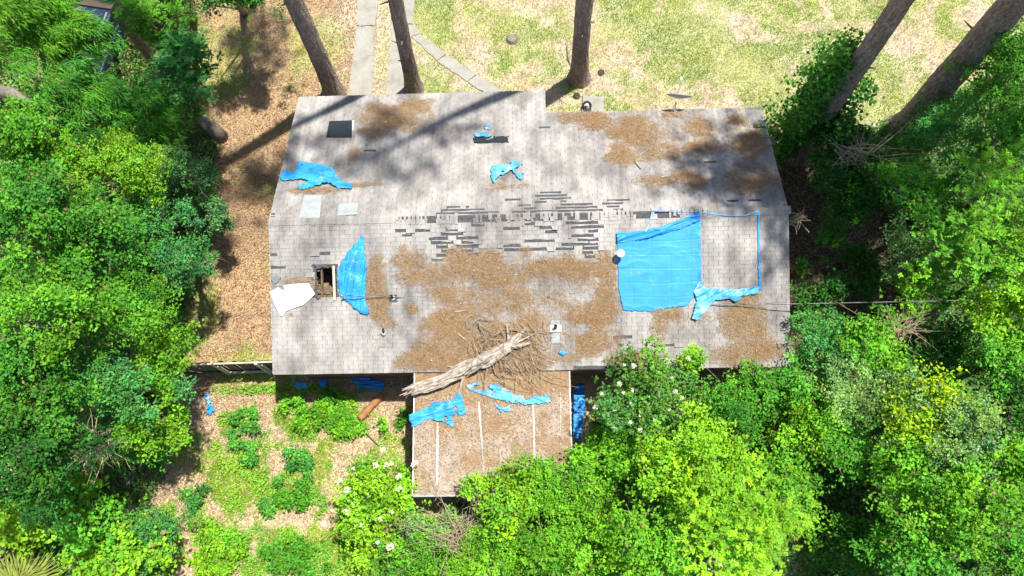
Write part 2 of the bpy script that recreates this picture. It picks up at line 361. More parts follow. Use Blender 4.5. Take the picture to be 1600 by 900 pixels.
def blades(name, X, Y, hgt, wid, cols, mat, dry):
    n = len(X); a = rng.uniform(0, 2 * np.pi, n); ln = np.where(dry, rng.uniform(.05, .15, n), rng.uniform(.1, .9, n) * hgt)
    b = np.stack([X, Y, np.where(dry, .012, -.02)], 1); s = np.stack([np.cos(a), np.sin(a), 0 * a], 1) * wid[:, None] / 2
    a2 = rng.uniform(0, 2 * np.pi, n); tip = b + np.stack([np.cos(a2) * ln, np.sin(a2) * ln, hgt], 1)
    V = np.stack([b - s, b + s, tip], 1).reshape(-1, 3); F = np.arange(3 * n).reshape(-1, 3)
    return link(name, npmesh(name, V, F, mat, np.repeat(cols, 3, 0)))
def in_house(x, y): return (x > .3) & (x < 15.2) & (y > -4.0) & (y < 4.0)
def grass():
    for (nm, x0, x1, y0, y1, n, lab, hs) in (('lawn_grass', -7, 27, -4.3, 13, 780000, 'sparse yellow green lawn grass on the sandy front yard', .10),
                                         ('yard_grass', -9, 6, -11.5, -4.2, 260000, 'bright green grass and weeds in patches over the back yard', .16)):
        x = rng.uniform(x0, x1, n); y = rng.uniform(y0, y1, n); g = greenness(x, y)
        keep = (rng.random(n) < g * .6 + .4) & ~on_slab(x, y) & ~in_house(x, y); x, y, g = x[keep], y[keep], g[keep]; n = len(x)
        h = rng.uniform(.35, 1, n) * hs * (.5 + .7 * g); w = rng.uniform(.012, .028, n)
        t = rng.random(n)[:, None]; p = np.clip(fbm(x * .9, y * .9, 71, 3) * 2.4 - .7, 0, 1)[:, None]
        if y0 < 0: c = np.array([.42, .60, .045]) * (1 - p) + np.array([.24, .50, .035]) * p
        else: c = np.array([.45, .47, .15]) * (1 - p) + np.array([.27, .43, .075]) * p
        dry = (rng.random(n) < np.clip(1.0 - 1.25 * g, .08 if y0 < 0 else .22, .93))[:, None]; dc = np.array([[.54, .44, .30], [.40, .30, .19], [.60, .51, .38], [.32, .23, .14]])[rng.integers(0, 4, n)]; c = np.where(dry, dc, c) * (.65 + .65 * t); h = np.where(dry[:, 0], rng.uniform(.03, .07, n), h); w = np.where(dry[:, 0], w * .8, w)
        o = blades(nm, x, y, h, w, c, M['grass'], dry[:, 0]); tag(o, lab, 'grass'); kind(o, 'stuff')
grass()
def flakes(name, x, y, z, size, cols, mat, N=None, label='', cat='leaf litter'):
    """fallen leaves: small curled quads lying about"""
    n = len(x); a = rng.uniform(0, 2 * np.pi, n); D = np.stack([np.cos(a), np.sin(a), rng.normal(0, .25, n)], 1)
    Wd = np.stack([-np.sin(a), np.cos(a), rng.normal(0, .25, n)], 1); P = np.stack([x, y, z], 1)
    l = size * rng.uniform(.6, 1.3, n); w = l * rng.uniform(.3, .6, n); up = np.array([0, 0, 1.0])
    V = np.stack([P - D * l[:, None] / 2, P - Wd * w[:, None] / 2 + up * l[:, None] * .12, P + D * l[:, None] / 2, P + Wd * w[:, None] / 2 + up * l[:, None] * .12], 1).reshape(-1, 3)
    F = np.arange(4 * n).reshape(-1, 4); o = link(name, npmesh(name, V, F, mat, np.repeat(cols, 4, 0))); tag(o, label, cat); return kind(o, 'stuff')
def litter_ground():
    pal = np.array([[.42, .27, .15], [.36, .19, .09], [.46, .34, .22], [.22, .13, .07], [.48, .36, .27], [.30, .15, .07]])
    n = 52000; x = np.concatenate([rng.uniform(-9, 1.8, n), rng.uniform(-8, 6, n)]); y = np.concatenate([rng.uniform(-4.5, 13, n), rng.uniform(-11, -4, n)])
    k = ~on_slab(x, y) & ~in_house(x, y) & (rng.random(2 * n) > greenness(x, y) * .8) & (rng.random(2 * n) < (.35 + fbm(x * 1.2, y * 1.2, 41, 3)) * np.where(y < -4.3, .5, 1)); x, y = x[k], y[k]
    c = pal[rng.integers(0, 6, len(x))] * rng.uniform(.7, 1.25, (len(x), 1)) * np.where(y < -4, 1.35, 1.05)[:, None] * np.where(y < -4, .9, 1.0)[:, None] ** np.array([[0, -.5, -1.2]])
    flakes('leaf_litter', x, y, rng.uniform(.015, .045, len(x)), .07, c, M['dry'], label='tan and rust fallen leaves and needles over the side and back yards')
litter_ground()

# ------------------------------------------------------------------ house body
house = thing('house', (L / 2, 0, 0), 'long abandoned house under a patched grey gable roof', 'house')
wall = MB()
X0, X1, Y0, Y1 = .42, L - .42, -A + .45, B - .45
for c, h in ((((X0 + X1) / 2, Y0, 1.2), ((X1 - X0) / 2, .1, 1.35)), (((X0 + X1) / 2, Y1, 1.2), ((X1 - X0) / 2, .1, 1.35)), ((X0, 0, 1.2), (.1, (Y1 - Y0) / 2 - .102, 1.35)), ((X1, 0, 1.2), (.1, (Y1 - Y0) / 2 - .102, 1.35)),
             (((X0 + XR) / 2 - .2, B2 - .5, 1.05), ((XR - X0) / 2 - .25, .1, 1.1))): wall.box(c, h)
wall.build('wall', M['brick'], house)
for s, x in ((-1, X0), (1, X1)):
    MB().prism([(x - .1, Y0 + .12, 2.56), (x - .1, Y1 - .12, 2.56), (x - .1, .2, HR - .16), (x - .1, -.2, HR - .16)], (1, 0, 0), .2).build('gable', M['white_paint'], house)
for x0, x1 in ((1.6, 2.6), (3.1, 3.9), (11.2, 12.6)):
    w_ = MB().box(((x0 + x1) / 2, Y0 - .115, 1.45), ((x1 - x0) / 2, .02, .55)).build('window', M['white_paint'], house)
    MB().box(((x0 + x1) / 2, Y0 - .142, 1.45), ((x1 - x0) / 2 - .07, .008, .48)).build('pane', M['carglass'], w_)
roof = bpy.data.objects.new('roof', None); COL.objects.link(roof); roof.parent = house; roof.location = (0, 0, 0)
RO = worldloc(roof)

# deck with its hole; slabs of underlayment per slope
SF, SB, SB2 = A / CT, B / CT, B2 / CT
_, hu0, hv0 = roof_at(494, 419); _, hu1, hv1 = roof_at(526, 467)
def deck(side, rects, nm, mat):
    m = MB()
    for u0, u1, v0, v1 in rects:
        pts = [rp(side, u0, v0, -.012), rp(side, u1, v0, -.012), rp(side, u1, v1, -.012), rp(side, u0, v1, -.012)]
        m.prism(pts if side < 0 else pts, -np.array([0, side * ST, CT]), .03)
    return m.build(nm, mat, roof)
deck(-1, [(0, hu0, 0, SF), (hu1, L, 0, SF), (hu0, hu1, 0, hv0), (hu0, hu1, hv1, SF)], 'underlayment', M['felt'])
deck(1, [(0, XR, 0, SB2), (XR, L, 0, SB)], 'underlayment', M['felt'])
for k in range(27):          # rafters under the deck
    u = .35 + k * .592
    if u > L - .2: break
    for side, sl in ((-1, SF - .1), (1, SB - .1)):
        MB().bar(rp(side, u, .06, -.13), rp(side, u, sl, -.13), .045, .14, (0, side * ST, CT)).build('rafter', M['rafter'], roof)
for side, u0, u1, sl in ((-1, 0, L, SF), (1, 0, XR, SB2), (1, XR + .03, L, SB)):
    MB().bar(rp(side, u0, sl + .012, -.10), rp(side, u1, sl + .012, -.10), .022, .15, (0, 0, 1)).build('fascia', M['fascia'], roof)
for u in (-.012, L + .012):
    for side in (-1, 1):
        MB().bar(rp(side, u, .02, -.085), rp(side, u, (SB2 if side > 0 and u < 1 else SB if side > 0 else SF), -.085), .022, .14, (0, side * ST, CT)).build('barge_board', M['fascia'], roof)
MB().bar(rp(1, XR + .012, SB, -.08), rp(1, XR + .012, SB2, -.08), .022, .13, (0, ST, CT)).build('barge_board', M['fascia'], roof)
MB().box(((X0 + X1) / 2, 0, 2.42), ((X1 - X0) / 2 - .12, (Y1 - Y0) / 2 - .12, .03)).build('attic_floor', M['rafter'], house)
# what shows through the hole
hx, hy = (hu0 + hu1) / 2, -(hv0 + hv1) / 2 * CT
ins = MB()
for k in range(46):
    c = np.array([hx + rng.normal(0, .5), hy + rng.normal(.1, .5), 2.47 + rng.uniform(0, .13)]); q = unit(rng.normal(0, 1, (3, 3)))
    ax0 = q[0] * np.array([1, 1, .25]); ax0 = unit(ax0); ax1 = unit(np.cross([0, 0, 1.0], ax0)); ins.box(c, rng.uniform(.03, .2, 3) * np.array([1, .6, .3]), (ax0, ax1, np.cross(ax0, ax1)))
kind(ins.build('attic_insulation', M['insul'], house), 'stuff')
MB().bar(rp(-1, hu1 - .06, hv0 - .06, .02), rp(-1, hu1 - .05, hv1 + .04, .03), .075, .05, (0, -ST, CT)).build('bare_lath', M['wood_pale'], roof)
for v, w, z in ((hv0 + .62, .10, -.12), (hv0 + .74, .07, -.10), (hv0 + .87, .13, -.13)):
    MB().bar(rp(-1, hu0 - .05, v, z), rp(-1, hu1 - .1, v + rng.uniform(-.05, .04), z - .03), w, .03, (0, -ST, CT)).build('broken_board', M['rafter'], roof)
for k in range(16):
    u = hu0 - .03 + rng.normal(0, .05) if k % 2 else rng.uniform(hu0 - .1, hu1); v = rng.uniform(hv0, hv1) if k % 2 else hv0 - .04 + rng.normal(0, .03)
    a = rng.uniform(0, 3.1); d = np.array([math.cos(a), math.sin(a)]); s_ = rng.uniform(.03, .1)
    MB().prism([rp(-1, u + q[0] * s_, v + q[1] * s_ * .7, .018 + .02 * rng.random()) for q in (d, (-d[1], d[0]), -d, (d[1] * .6, -d[0]))], (0, -ST, CT), .008).build('torn_scrap', M['felt'], roof)

# ---- missing shingles, read off the photograph: runs (x0, x1, y) on each slope
RUNS = []
def zr(ox, oy, k, rows): RUNS.extend([(ox + a / k, ox + b / k, oy + y / k) for a, b, y in rows])
zr(640, 290, 7.5, [(445, 585, 257), (665, 690, 250), (385, 875, 290), (320, 1045, 328), (740, 865, 470), (75, 235, 540), (440, 565, 535), (380, 625, 578), (565, 805, 627), (235, 445, 637), (262, 505, 685), (625, 748, 677),
    (325, 445, 737), (565, 808, 727), (385, 550, 783), (610, 748, 778), (325, 450, 835), (680, 810, 828), (930, 1055, 820), (-80, 20, 590), (-160, -40, 540), (270, 400, 888), (1110, 1200, 768)])
zr(800, 290, 6, [(265, 455, 70), (265, 455, 88), (220, 510, 103), (265, 550, 130), (220, 320, 163), (450, 510, 157), (65, 170, 197), (120, 220, 222), (455, 750, 182), (410, 800, 215), (0, 850, 250), (895, 1095, 145), (845, 1040, 178), (898, 1000, 208), (948, 1045, 238),
    (-60, 75, 138), (510, 805, 355), (120, 215, 370), (560, 860, 402), (265, 365, 402), (-80, 70, 408), (318, 415, 440), (712, 808, 435), (560, 760, 478), (612, 806, 517), (125, 390, 527), (-70, 75, 567), (468, 715, 560), (720, 795, 556), (418, 570, 603),
    (665, 806, 598), (-40, 320, 612), (665, 760, 640), (225, 325, 695), (695, 765, 678)])
zr(800, 120, 3.474, [(148, 205, 273), (1045, 1105, 458), (1170, 1230, 680), (1285, 1350, 680), (1305, 1385, 275), (1370, 1395, 335)])
zr(800, 330, 3.474, [(550, 650, 673), (775, 880, 718), (575, 595, 725), (340, 550, 847)])
zr(400, 330, 4, [(398, 462, 273), (90, 140, 335), (85, 180, 360), (90, 130, 260), (1240, 1300, 365), (875, 893, 290)])
zr(400, 120, 4, [(675, 750, 458), (95, 120, 852), (90, 110, 885)])
MISS = {}
for x0, x1, y in RUNS:
    s0, u0, v0 = roof_at(x0, y); s1, u1, v1 = roof_at(x1, y); sl = SF if s0 < 0 else SB2
    MISS.setdefault((s0, int((sl - (v0 + v1) / 2) / .127)), []).append((min(u0, u1), max(u0, u1)))
TAB, EXP = .3048, .127
def tab_mesh(w0, w1, seed, ragged0=0, ragged1=0):
    """top verts of one tab from u=w0 to w1; local frame u right, v down from butt (butt at v=0), h up"""
    r = random.Random(seed); j = lambda s: r.uniform(-s, s)
    tp = -.150; e0, e1 = ragged0 * r.uniform(-.01, .06), ragged1 * r.uniform(-.01, .06)
    h0 = .009 + r.random() * .003 + (ragged0 + ragged1) * r.choice((0, .012, .035))
    V = [(w0, tp, .001), (w1, tp, .001), (w1 - e1 + j(.002), j(.004), h0 + j(.002)), (w0 + e0 + j(.002), j(.004), h0 + j(.002))]
    V += [(V[2][0], V[2][1], -.004), (V[3][0], V[3][1], -.004), (V[0][0], tp, -.004), (V[1][0], tp, -.004)]
    F = [(0, 3, 2, 1), (3, 5, 4, 2), (0, 6, 5, 3), (1, 2, 4, 7)]
    return V, F
TORN = [(667, 682), (703, 740), (741, 766), (769, 774), (782, 793), (796, 806), (820, 829), (833, 848), (852, 860), (868, 880), (885, 900), (903, 925), (928, 939), (993, 1016), (1026, 1062)]
TU = [(roof_at(a, 342)[1], roof_at(b, 341)[1]) for a, b in TORN]
singles = []; bulk = {-1: ([], [], []), 1: ([], [], [])}
SH_T = [bpy.data.meshes.new('shingle') for _ in range(10)]
for i, me in enumerate(SH_T):
    V, F = tab_mesh(-TAB / 2 + .0045, TAB / 2 - .0045, 900 + i); me.from_pydata([tuple(rp(-1, x, y, h) - rp(-1, 0, 0, 0)) for x, y, h in V], [], F)
    a = me.attributes.new('tint', 'FLOAT_COLOR', 'POINT'); t = .15 + .7 * i / 9
    a.data.foreach_set('color', np.tile([t, t, t, 1.0], len(V)).astype(np.float32)); me.materials.append(M['shingle']); me.update()
n_single = 0
for side, sl_max in ((-1, SF), (1, SB2)):
    nrow = int((sl_max - .03) / EXP) + 1
    for k in range(nrow):
        vb = sl_max - k * EXP + .018
        if vb < .10: continue
        off = (k % 2) * TAB / 2 + (k % 3) * .004 - TAB
        u_end = L + .02 if (side < 0 or vb < SB + .05) else XR + .02
        gaps = list(MISS.get((side, k), []))
        if side < 0 and hv0 - .0 < vb < hv1 + .09: gaps.append((hu0 - .02 - .16 * rng.random() ** 2, hu1 + .02 + .05 * rng.random()))
        if side < 0 and vb < .30: gaps += [(a_ + .02, b_ - .02) for a_, b_ in TU]
        if side > 0 and vb < .2: gaps += [(a_, b_) for a_, b_ in TU[::2]]
        u = off
        while u < u_end:
            w0, w1 = max(u, -.02), min(u + TAB, u_end); u += TAB
            if w1 - w0 < .03: continue
            segs = [(w0, w1, 0, 0)]
            for g0, g1 in gaps:
                ns = []
                for p0, p1, r0, r1 in segs:
                    if g1 <= p0 or g0 >= p1: ns.append((p0, p1, r0, r1)); continue
                    if g0 - p0 > .05: ns.append((p0, g0, r0, 1))
                    if p1 - g1 > .05: ns.append((g1, p1, 1, r1))
                segs = ns
            for g0, g1 in MISS.get((side, k), []):
                q0, q1 = max(g0, w0), min(g1, w1)
                if q1 - q0 < .05: continue
                bv, bf, bt = bulk[side]; n_ = 5; st = len(bv); full = rng.uniform(.004, .022); tt = .25 + .6 * rng.random()
                for q in range(n_):
                    uu = q0 + (q1 - q0) * q / (n_ - 1); dep = full + .05 * max(0, vnoise(uu * 3.1, k * 3.7, 77) - .45) / .55 * rng.uniform(.6, 1.2)
                    bv += [rp(side, uu, vb - .150, .001), rp(side, uu, vb - .127 + dep, .006)]; bt += [tt, tt]
                bf += [(st + 2 * q, st + 2 * q + 1, st + 2 * q + 3, st + 2 * q + 2)[::1 if side < 0 else -1] for q in range(n_ - 1)]
            for p0, p1, r0, r1 in segs:
                whole = p1 - p0 > TAB - .002; uc = (p0 + p1) / 2
                if side < 0 and whole and n_single < 300 and ((uc < 4.0 and k < 14) or (uc > 12.4 and 8 <= k < 26)) and n_single < (180 if uc < 5 else 300):
                    o = link('shingle', SH_T[rng.integers(0, 10)], roof); o.location = Vector(rp(side, uc, vb, 0) - RO); n_single += 1; continue
                V, F = tab_mesh(p0 + (0 if r0 else .0045), p1 - (0 if r1 else .0045), int(rng.integers(1, 1 << 30)), r0, r1)
                bv, bf, bt = bulk[side]; st = len(bv); P = [rp(side, x, vb + y, h) for x, y, h in V]
                bv += P; bf += [tuple(st + q for q in (f if side < 0 else f[::-1])) for f in F]; bt += [rng.random()] * len(V)
for side in (-1, 1):
    bv, bf, bt = bulk[side]; me = npmesh('shingle_courses', np.array(bv) - RO, np.array(bf), M['shingle'], np.repeat(np.array(bt)[:, None], 3, 1))
    kind(link('shingle_courses', me, roof), 'stuff')
# ridge caps, torn off along part of the ridge
k = 0; u = -.01
while u < L:
    w = EXP * rng.uniform(.94, 1.06); uc = u + w / 2
    torn = any(a < uc < b for a, b in TU)
    if torn and rng.random() < .38: torn = False; part = True
    else: part = any(a - 1 < uc < b + 1 for a, b in TU)
    if not torn:
        d0, d1 = (.145, .145); h = .022
        if part: d0, d1 = rng.uniform(.05, .22), rng.uniform(.05, .15)
        m = MB(); w1 = w * (1.12 if not part else rng.uniform(.45, 1.0))
        P = [rp(1, u, d1, h), rp(1, u, 0, h + .012), rp(-1, u, d0, h), rp(1, u + w1, d1 * rng.uniform(.8, 1), h + .01), rp(1, u + w1, 0, h + .024), rp(-1, u + w1, d0 * rng.uniform(.8, 1), h + .01)]
        Q = [p - np.array([0, 0, .016]) for p in P]; m.v = P + Q
        m.f = [(0, 3, 4, 1), (1, 4, 5, 2), (6, 7, 10, 9), (7, 8, 11, 10), (0, 1, 7, 6), (1, 2, 8, 7), (3, 9, 10, 4), (4, 10, 11, 5), (0, 6, 9, 3), (2, 5, 11, 8)]
        o = m.build('ridge_cap', M['shingle'], roof); a = o.data.attributes.new('tint', 'FLOAT_COLOR', 'POINT')
        t = rng.uniform(.1, .9); a.data.foreach_set('color', np.tile([t, t, t, 1], 12).astype(np.float32))
    u += w
# ---- porch roof: joined to the house
pr = bpy.data.objects.new('porch_roof', None); COL.objects.link(pr); pr.parent = house; pr.location = (0, 0, 0)
seams = [PX0] + [float(porch_at(x, 690)[0]) for x in (683, 753, 835)] + [PX1]
for i in range(4):
    a, b = seams[i] + (.004 if i else 0), seams[i + 1] - .004; z = .0015 * (i % 2)
    MB().prism([(a, PY1, pz(PY1) + z), (b, PY1, pz(PY1) + z), (b, PY0 + .3, pz(PY0 + .3) + z), (a, PY0 + .3, pz(PY0 + .3) + z)], -PN, .035).build('roofing_sheet', M['porch'], pr)
def porch_line(pts, w, h, nm, mat):
    for (x0, y0), (x1, y1) in zip(pts[:-1], pts[1:]):
        MB().bar(porch_at(x0, y0) + PN * (.004 + h / 2), porch_at(x1, y1) + PN * (.004 + h / 2), w, h, PN).build(nm, mat, pr)
porch_line([(684, 660), (683, 757)], .045, .022, 'seam_batten', M['white_paint'])
porch_line([(748, 628), (753, 690)], .042, .02, 'seam_batten', M['white_paint']); porch_line([(753, 691), (756, 745)], .04, .02, 'seam_batten', M['grey_sheet'])
porch_line([(833, 632), (835, 700)], .04, .02, 'seam_batten', M['white_paint']); porch_line([(835, 701), (834, 756)], .042, .02, 'seam_batten', M['white_paint'])
porch_line([(876, 612), (876, 672)], .03, .015, 'seam_batten', M['wood_pale'])
for x in (PX0 - .014, PX1 + .014): MB().bar((x, PY0 - .12, pz(PY0) - .03), (x, PY1, pz(PY1) - .03), .028, .12, PN).build('edge_trim', M['white_paint'], pr)
MB().bar((PX0, PY1 - .02, pz(PY1) - .03), (PX1, PY1 - .02, pz(PY1) - .03), .05, .11, PN).build('edge_trim', M['grey_sheet'], pr)
for x in (PX0 + .15, (PX0 + PX1) / 2, PX1 - .15):
    MB().bar((x, PY1 + .25, -.05), (x, PY1 + .25, pz(PY1 + .25) - .04), .1, .1, (0, 1, 0)).build('post', M['white_paint'], house)

# ------------------------------------------------------------------ loose things lying on the roof
class Plane:
    """a flat local frame on a surface: origin, two axes and normal"""
    def __init__(s, o, e1, e2): s.o = np.array(o, float); s.e1 = unit(np.array(e1, float)); s.e2 = unit(np.array(e2, float)); s.n = unit(np.cross(s.e1, s.e2))
    def px(s, x, y):
        d = CR @ np.array([(x - 800) / FPX, -(y - 450) / FPX, -1.0]); t = np.dot(s.o - CAM, s.n) / np.dot(d, s.n); p = CAM + d * t - s.o
        return np.dot(p, s.e1), np.dot(p, s.e2)
    def pt(s, a, b, h=0): return s.o + np.multiply.outer(a, s.e1) + np.multiply.outer(b, s.e2) + np.multiply.outer(h, s.n)
def dz(z): return np.array([0, 0, z])
PF = Plane(rp(-1, 0, 0, .014), (1, 0, 0), (0, CT, ST)); PB = Plane(rp(1, 0, 0, .014), (1, 0, 0), (0, CT, -ST))
PP = Plane((PX0, PY1, pz(PY1) + .004), (1, 0, 0), (0, 1, (PZ0 - PZ1) / (PY0 - PY1))); PG = Plane((0, 0, .03), (1, 0, 0), (0, 1, 0))
def sheet(name, plane, polys, mat, label, cat='tarp', step=.02, amp=.05, fold=(1, 0), freq=5, seed=1, group=None, lift=.012, holes=0.0, parent=None, thick=.004):
    """a crumpled sheet cut to outlines given in photo pixels, lying on a plane"""
    qs = [[plane.px(x, y) for x, y in p] for p in polys]; al = np.concatenate([np.array(q) for q in qs]); lo, hi = al.min(0) - step, al.max(0) + step
    a = np.arange(lo[0], hi[0] + step, step); b = np.arange(lo[1], hi[1] + step, step); X, Y = np.meshgrid(a, b)
    f = np.array(fold, float) / np.hypot(*fold); s_ = X * f[0] + Y * f[1]; t_ = -X * f[1] + Y * f[0]
    wob = fbm(X * 1.7, Y * 1.7, seed, 3) * 2.2; freq = freq * 1.25; amp = amp * 1.6
    rid = 1 - np.abs(2 * vnoise(t_ * freq * 1.25 + wob * .9, s_ * freq * .10 + wob * .4, seed + 5) - 1); rid2 = 1 - np.abs(2 * vnoise(t_ * freq * 2.9 + 7 + wob * .8, s_ * freq * .22, seed + 9) - 1)
    H = lift + amp * (.62 * rid ** 2 + .38 * rid2 ** 1.5) * (.35 + .9 * fbm(X * 1.3, Y * 1.3, seed + 3, 2))
    jx = X + rng.uniform(-.3, .3, X.shape) * step; jy = Y + rng.uniform(-.3, .3, X.shape) * step
    cx, cy = X[:-1, :-1] + step / 2, Y[:-1, :-1] + step / 2; keep = np.zeros(cx.shape, bool)
    ex, ey = cx + (fbm(cx * 14, cy * 14, seed + 11, 3) - .5) * (.08 if parent is None else .03), cy + (fbm(cx * 14, cy * 14, seed + 12, 3) - .5) * (.08 if parent is None else .03)
    for q in qs: keep |= inpoly(ex, ey, q)
    if holes: keep &= fbm(cx * 3.2, cy * 3.2, seed + 20, 4) > holes
    V = plane.pt(jx.ravel(), jy.ravel(), H.ravel()); ny, nx = X.shape; r, c = np.nonzero(keep); i = r * nx + c; F = np.stack([i, i + 1, i + nx + 1, i + nx], 1)
    us, inv = np.unique(F, return_inverse=True); V = V[us]; F = inv.reshape(F.shape); org = V.mean(0) if parent is None else worldloc(parent)
    me = npmesh(name, V - org, F, mat); me.polygons.foreach_set('use_smooth', np.ones(len(F), bool))
    o = link(name, me, parent, None if parent is not None else org)
    m = o.modifiers.new('thickness', 'SOLIDIFY'); m.thickness = thick; m.offset = 1
    if parent is None: tag(o, label, cat, group)
    return o
TA = [(437, 281), (444, 268), (462, 270), (466, 254), (488, 256), (512, 262), (524, 270), (530, 282), (552, 291), (551, 296), (527, 296), (514, 287), (470, 299), (464, 295), (486, 285), (470, 281), (445, 284)]
sheet('blue_tarp', PB, [TA], M['tarp_worn'], 'crumpled blue tarp bunched on the left gable edge above two grey sheets', amp=.085, fold=(1, -.15), freq=7, seed=3, holes=.25)
TD = [(568, 367), (573, 420), (571, 470), (577, 488), (570, 493), (552, 480), (540, 468), (530, 460), (527, 430), (533, 410), (548, 388)]
sheet('blue_tarp', PF, [TD], M['tarp_worn'], 'triangular pleated blue tarp pulled back beside the open hole', amp=.075, fold=(.25, 1), freq=8, seed=8, holes=.22)
big = thing('blue_tarp', PF.pt(*PF.px(1030, 410)), 'large smooth blue tarp nailed flat over the right side of the roof', 'tarp')
TE = [(963, 366), (1093, 345), (1093, 440), (1085, 462), (1073, 478), (1040, 482), (1018, 487), (974, 485), (967, 452), (965, 400)]
sheet('sheet', PF, [TE], M['tarp'], '', amp=.010, fold=(1, .02), freq=1.6, seed=14, parent=big, lift=.012)
sheet('rumpled_edge', PF, [[(963, 362), (985, 366), (1005, 362), (1035, 353), (1091, 332), (1093, 345), (1060, 358), (1020, 370), (985, 377), (964, 380)]], M['tarp'], '', amp=.10, fold=(1, .30), freq=5, seed=15, parent=big, lift=.025, step=.016)
sheet('torn_corner', PF, [[(1092, 437), (1103, 450), (1140, 453), (1187, 447), (1182, 458), (1160, 462), (1150, 472), (1138, 466), (1116, 470), (1100, 488), (1088, 500), (1080, 497), (1088, 470), (1083, 455)]], M['tarp_torn'], '', amp=.09, fold=(1, .6), freq=6, seed=16, parent=big, lift=.02)
def strip(pts, w, nm='edge_strip', root=big, plane=PF, mat='tarp_worn'):
    """tarp edging rolled round a nailed lath"""
    for (x0, y0), (x1, y1) in zip(pts[:-1], pts[1:]):
        a, b = plane.pt(*plane.px(x0, y0)), plane.pt(*plane.px(x1, y1)); n = max(2, int(np.linalg.norm(b - a) / .12)); m = MB(); d = unit(b - a); sd = np.cross(plane.n, d)
        for q in range(n):
            ww = w * rng.uniform(.75, 1.15); p0, p1 = a + (b - a) * q / n, a + (b - a) * (q + 1.03) / n; o_ = sd * rng.normal(0, w * .1)
            m.bar(p0 + o_ + plane.n * .02, p1 + o_ + plane.n * .022, ww, rng.uniform(.016, .028), plane.n)
        m.build(nm, M[mat], root)
strip([(1092, 331), (1094, 440)], .085); strip([(1185, 330), (1187, 452)], .06); strip([(1020, 330), (1090, 331)], .032); strip([(1096, 332), (1135, 337), (1162, 337), (1184, 330)], .032, mat='tarp_torn')
strip([(1019, 331), (1016, 346), (1008, 362)], .04, mat='tarp_torn'); strip([(1104, 452), (1186, 452)], .035)
sheet('blue_tarp', PB, [[(768, 262), (785, 256), (800, 254), (818, 257), (820, 264), (815, 284), (808, 278), (801, 268), (782, 276), (771, 288), (767, 280)]], M['tarp_torn'], 'small shredded blue tarp scrap near the middle of the street slope', amp=.10, fold=(1, .2), freq=8, seed=22, holes=.36)
sheet('blue_tarp', PB, [[(741, 209), (753, 207), (770, 214), (765, 218), (742, 215)]], M['tarp_torn'], 'tiny blue tarp rag beside the black felt strip near the eave', amp=.07, seed=25, freq=8, step=.022)
sheet('blue_tarp', PB, [[(756, 197), (764, 197), (764, 203), (757, 202)]], M['tarp_torn'], 'faded blue speck of tarp just above the rag on the black felt strip', amp=.04, seed=26, freq=8, step=.02)
sheet('felt_strip', PB, [[(739, 216), (755, 217), (764, 220), (773, 214), (794, 213), (794, 223), (764, 223), (755, 225), (740, 224)]], M['panel_dark'], 'torn strip of black roofing felt beside a blue rag', 'roofing felt', amp=.03, seed=27, step=.022)
sheet('blue_tarp', PP, [[(641, 657), (640, 649), (655, 641), (672, 637), (675, 630), (705, 626), (720, 613), (728, 640), (730, 645), (718, 650), (708, 668), (690, 658), (684, 658), (670, 655), (645, 668)]], M['tarp_worn'], 'crumpled blue tarp on the porch roof beside the fallen trunk', amp=.075, fold=(1, .25), freq=8, seed=31, holes=.30)
sheet('blue_tarp', PP, [[(728, 602), (745, 598), (772, 600), (806, 617), (830, 621), (858, 617), (860, 630), (822, 632), (800, 629), (768, 621), (735, 611)]], M['tarp_torn'], 'long twisted blue tarp strip across the porch roof', amp=.075, fold=(1, -.3), freq=9, seed=34, holes=.32)
sheet('blue_tarp', PP, [[(772, 632), (783, 643), (796, 643), (798, 632), (788, 638)]], M['tarp_torn'], 'small hooked blue tarp scrap below the long twisted strip on the porch', amp=.06, seed=35, freq=8, step=.018)
sheet('blue_tarp', PF, [[(872, 552), (876, 546), (880, 550), (888, 552), (880, 555)]], M['tarp'], 'tiny blue tarp scrap below the white vent near the porch', amp=.05, seed=36, step=.02)
sheet('blue_tarp', PG, [[(322, 617), (330, 618), (331, 630), (337, 640), (330, 649), (325, 646), (327, 632)]], M['tarp_worn'], 'narrow blue tarp scrap lying on the leafy back yard', amp=.10, seed=38, lift=.05, step=.03)
for i, (pl_, lab) in enumerate((([(460, 597), (482, 600), (482, 610), (463, 608)], 'left one of two blue tarp pieces in shade under the yard eave'), ([(500, 594), (510, 592), (512, 607), (502, 608)], 'smaller upright blue tarp piece in shade under the yard eave'), ([(440, 624), (449, 624), (447, 632), (441, 631)], 'tiny blue rag at the edge of the eave shade near the house corner'))):
    sheet('blue_tarp', PG, [pl_], M['tarp'], lab, amp=.08, seed=40 + i * 5, lift=.05, step=.03)
sheet('blue_tarp', PG, [[(548, 590), (580, 592), (604, 598), (596, 612), (560, 606)]], M['tarp'], 'blue tarp heap in the shaded corner against the left of the porch', amp=.14, seed=41, lift=.05, step=.03)
sheet('blue_tarp', PG, [[(897, 604), (912, 600), (914, 640), (906, 692), (895, 684), (896, 640)]], M['tarp'], 'shaded blue tarp hanging in the gap right of the porch', amp=.14, seed=43, lift=.12, step=.03)
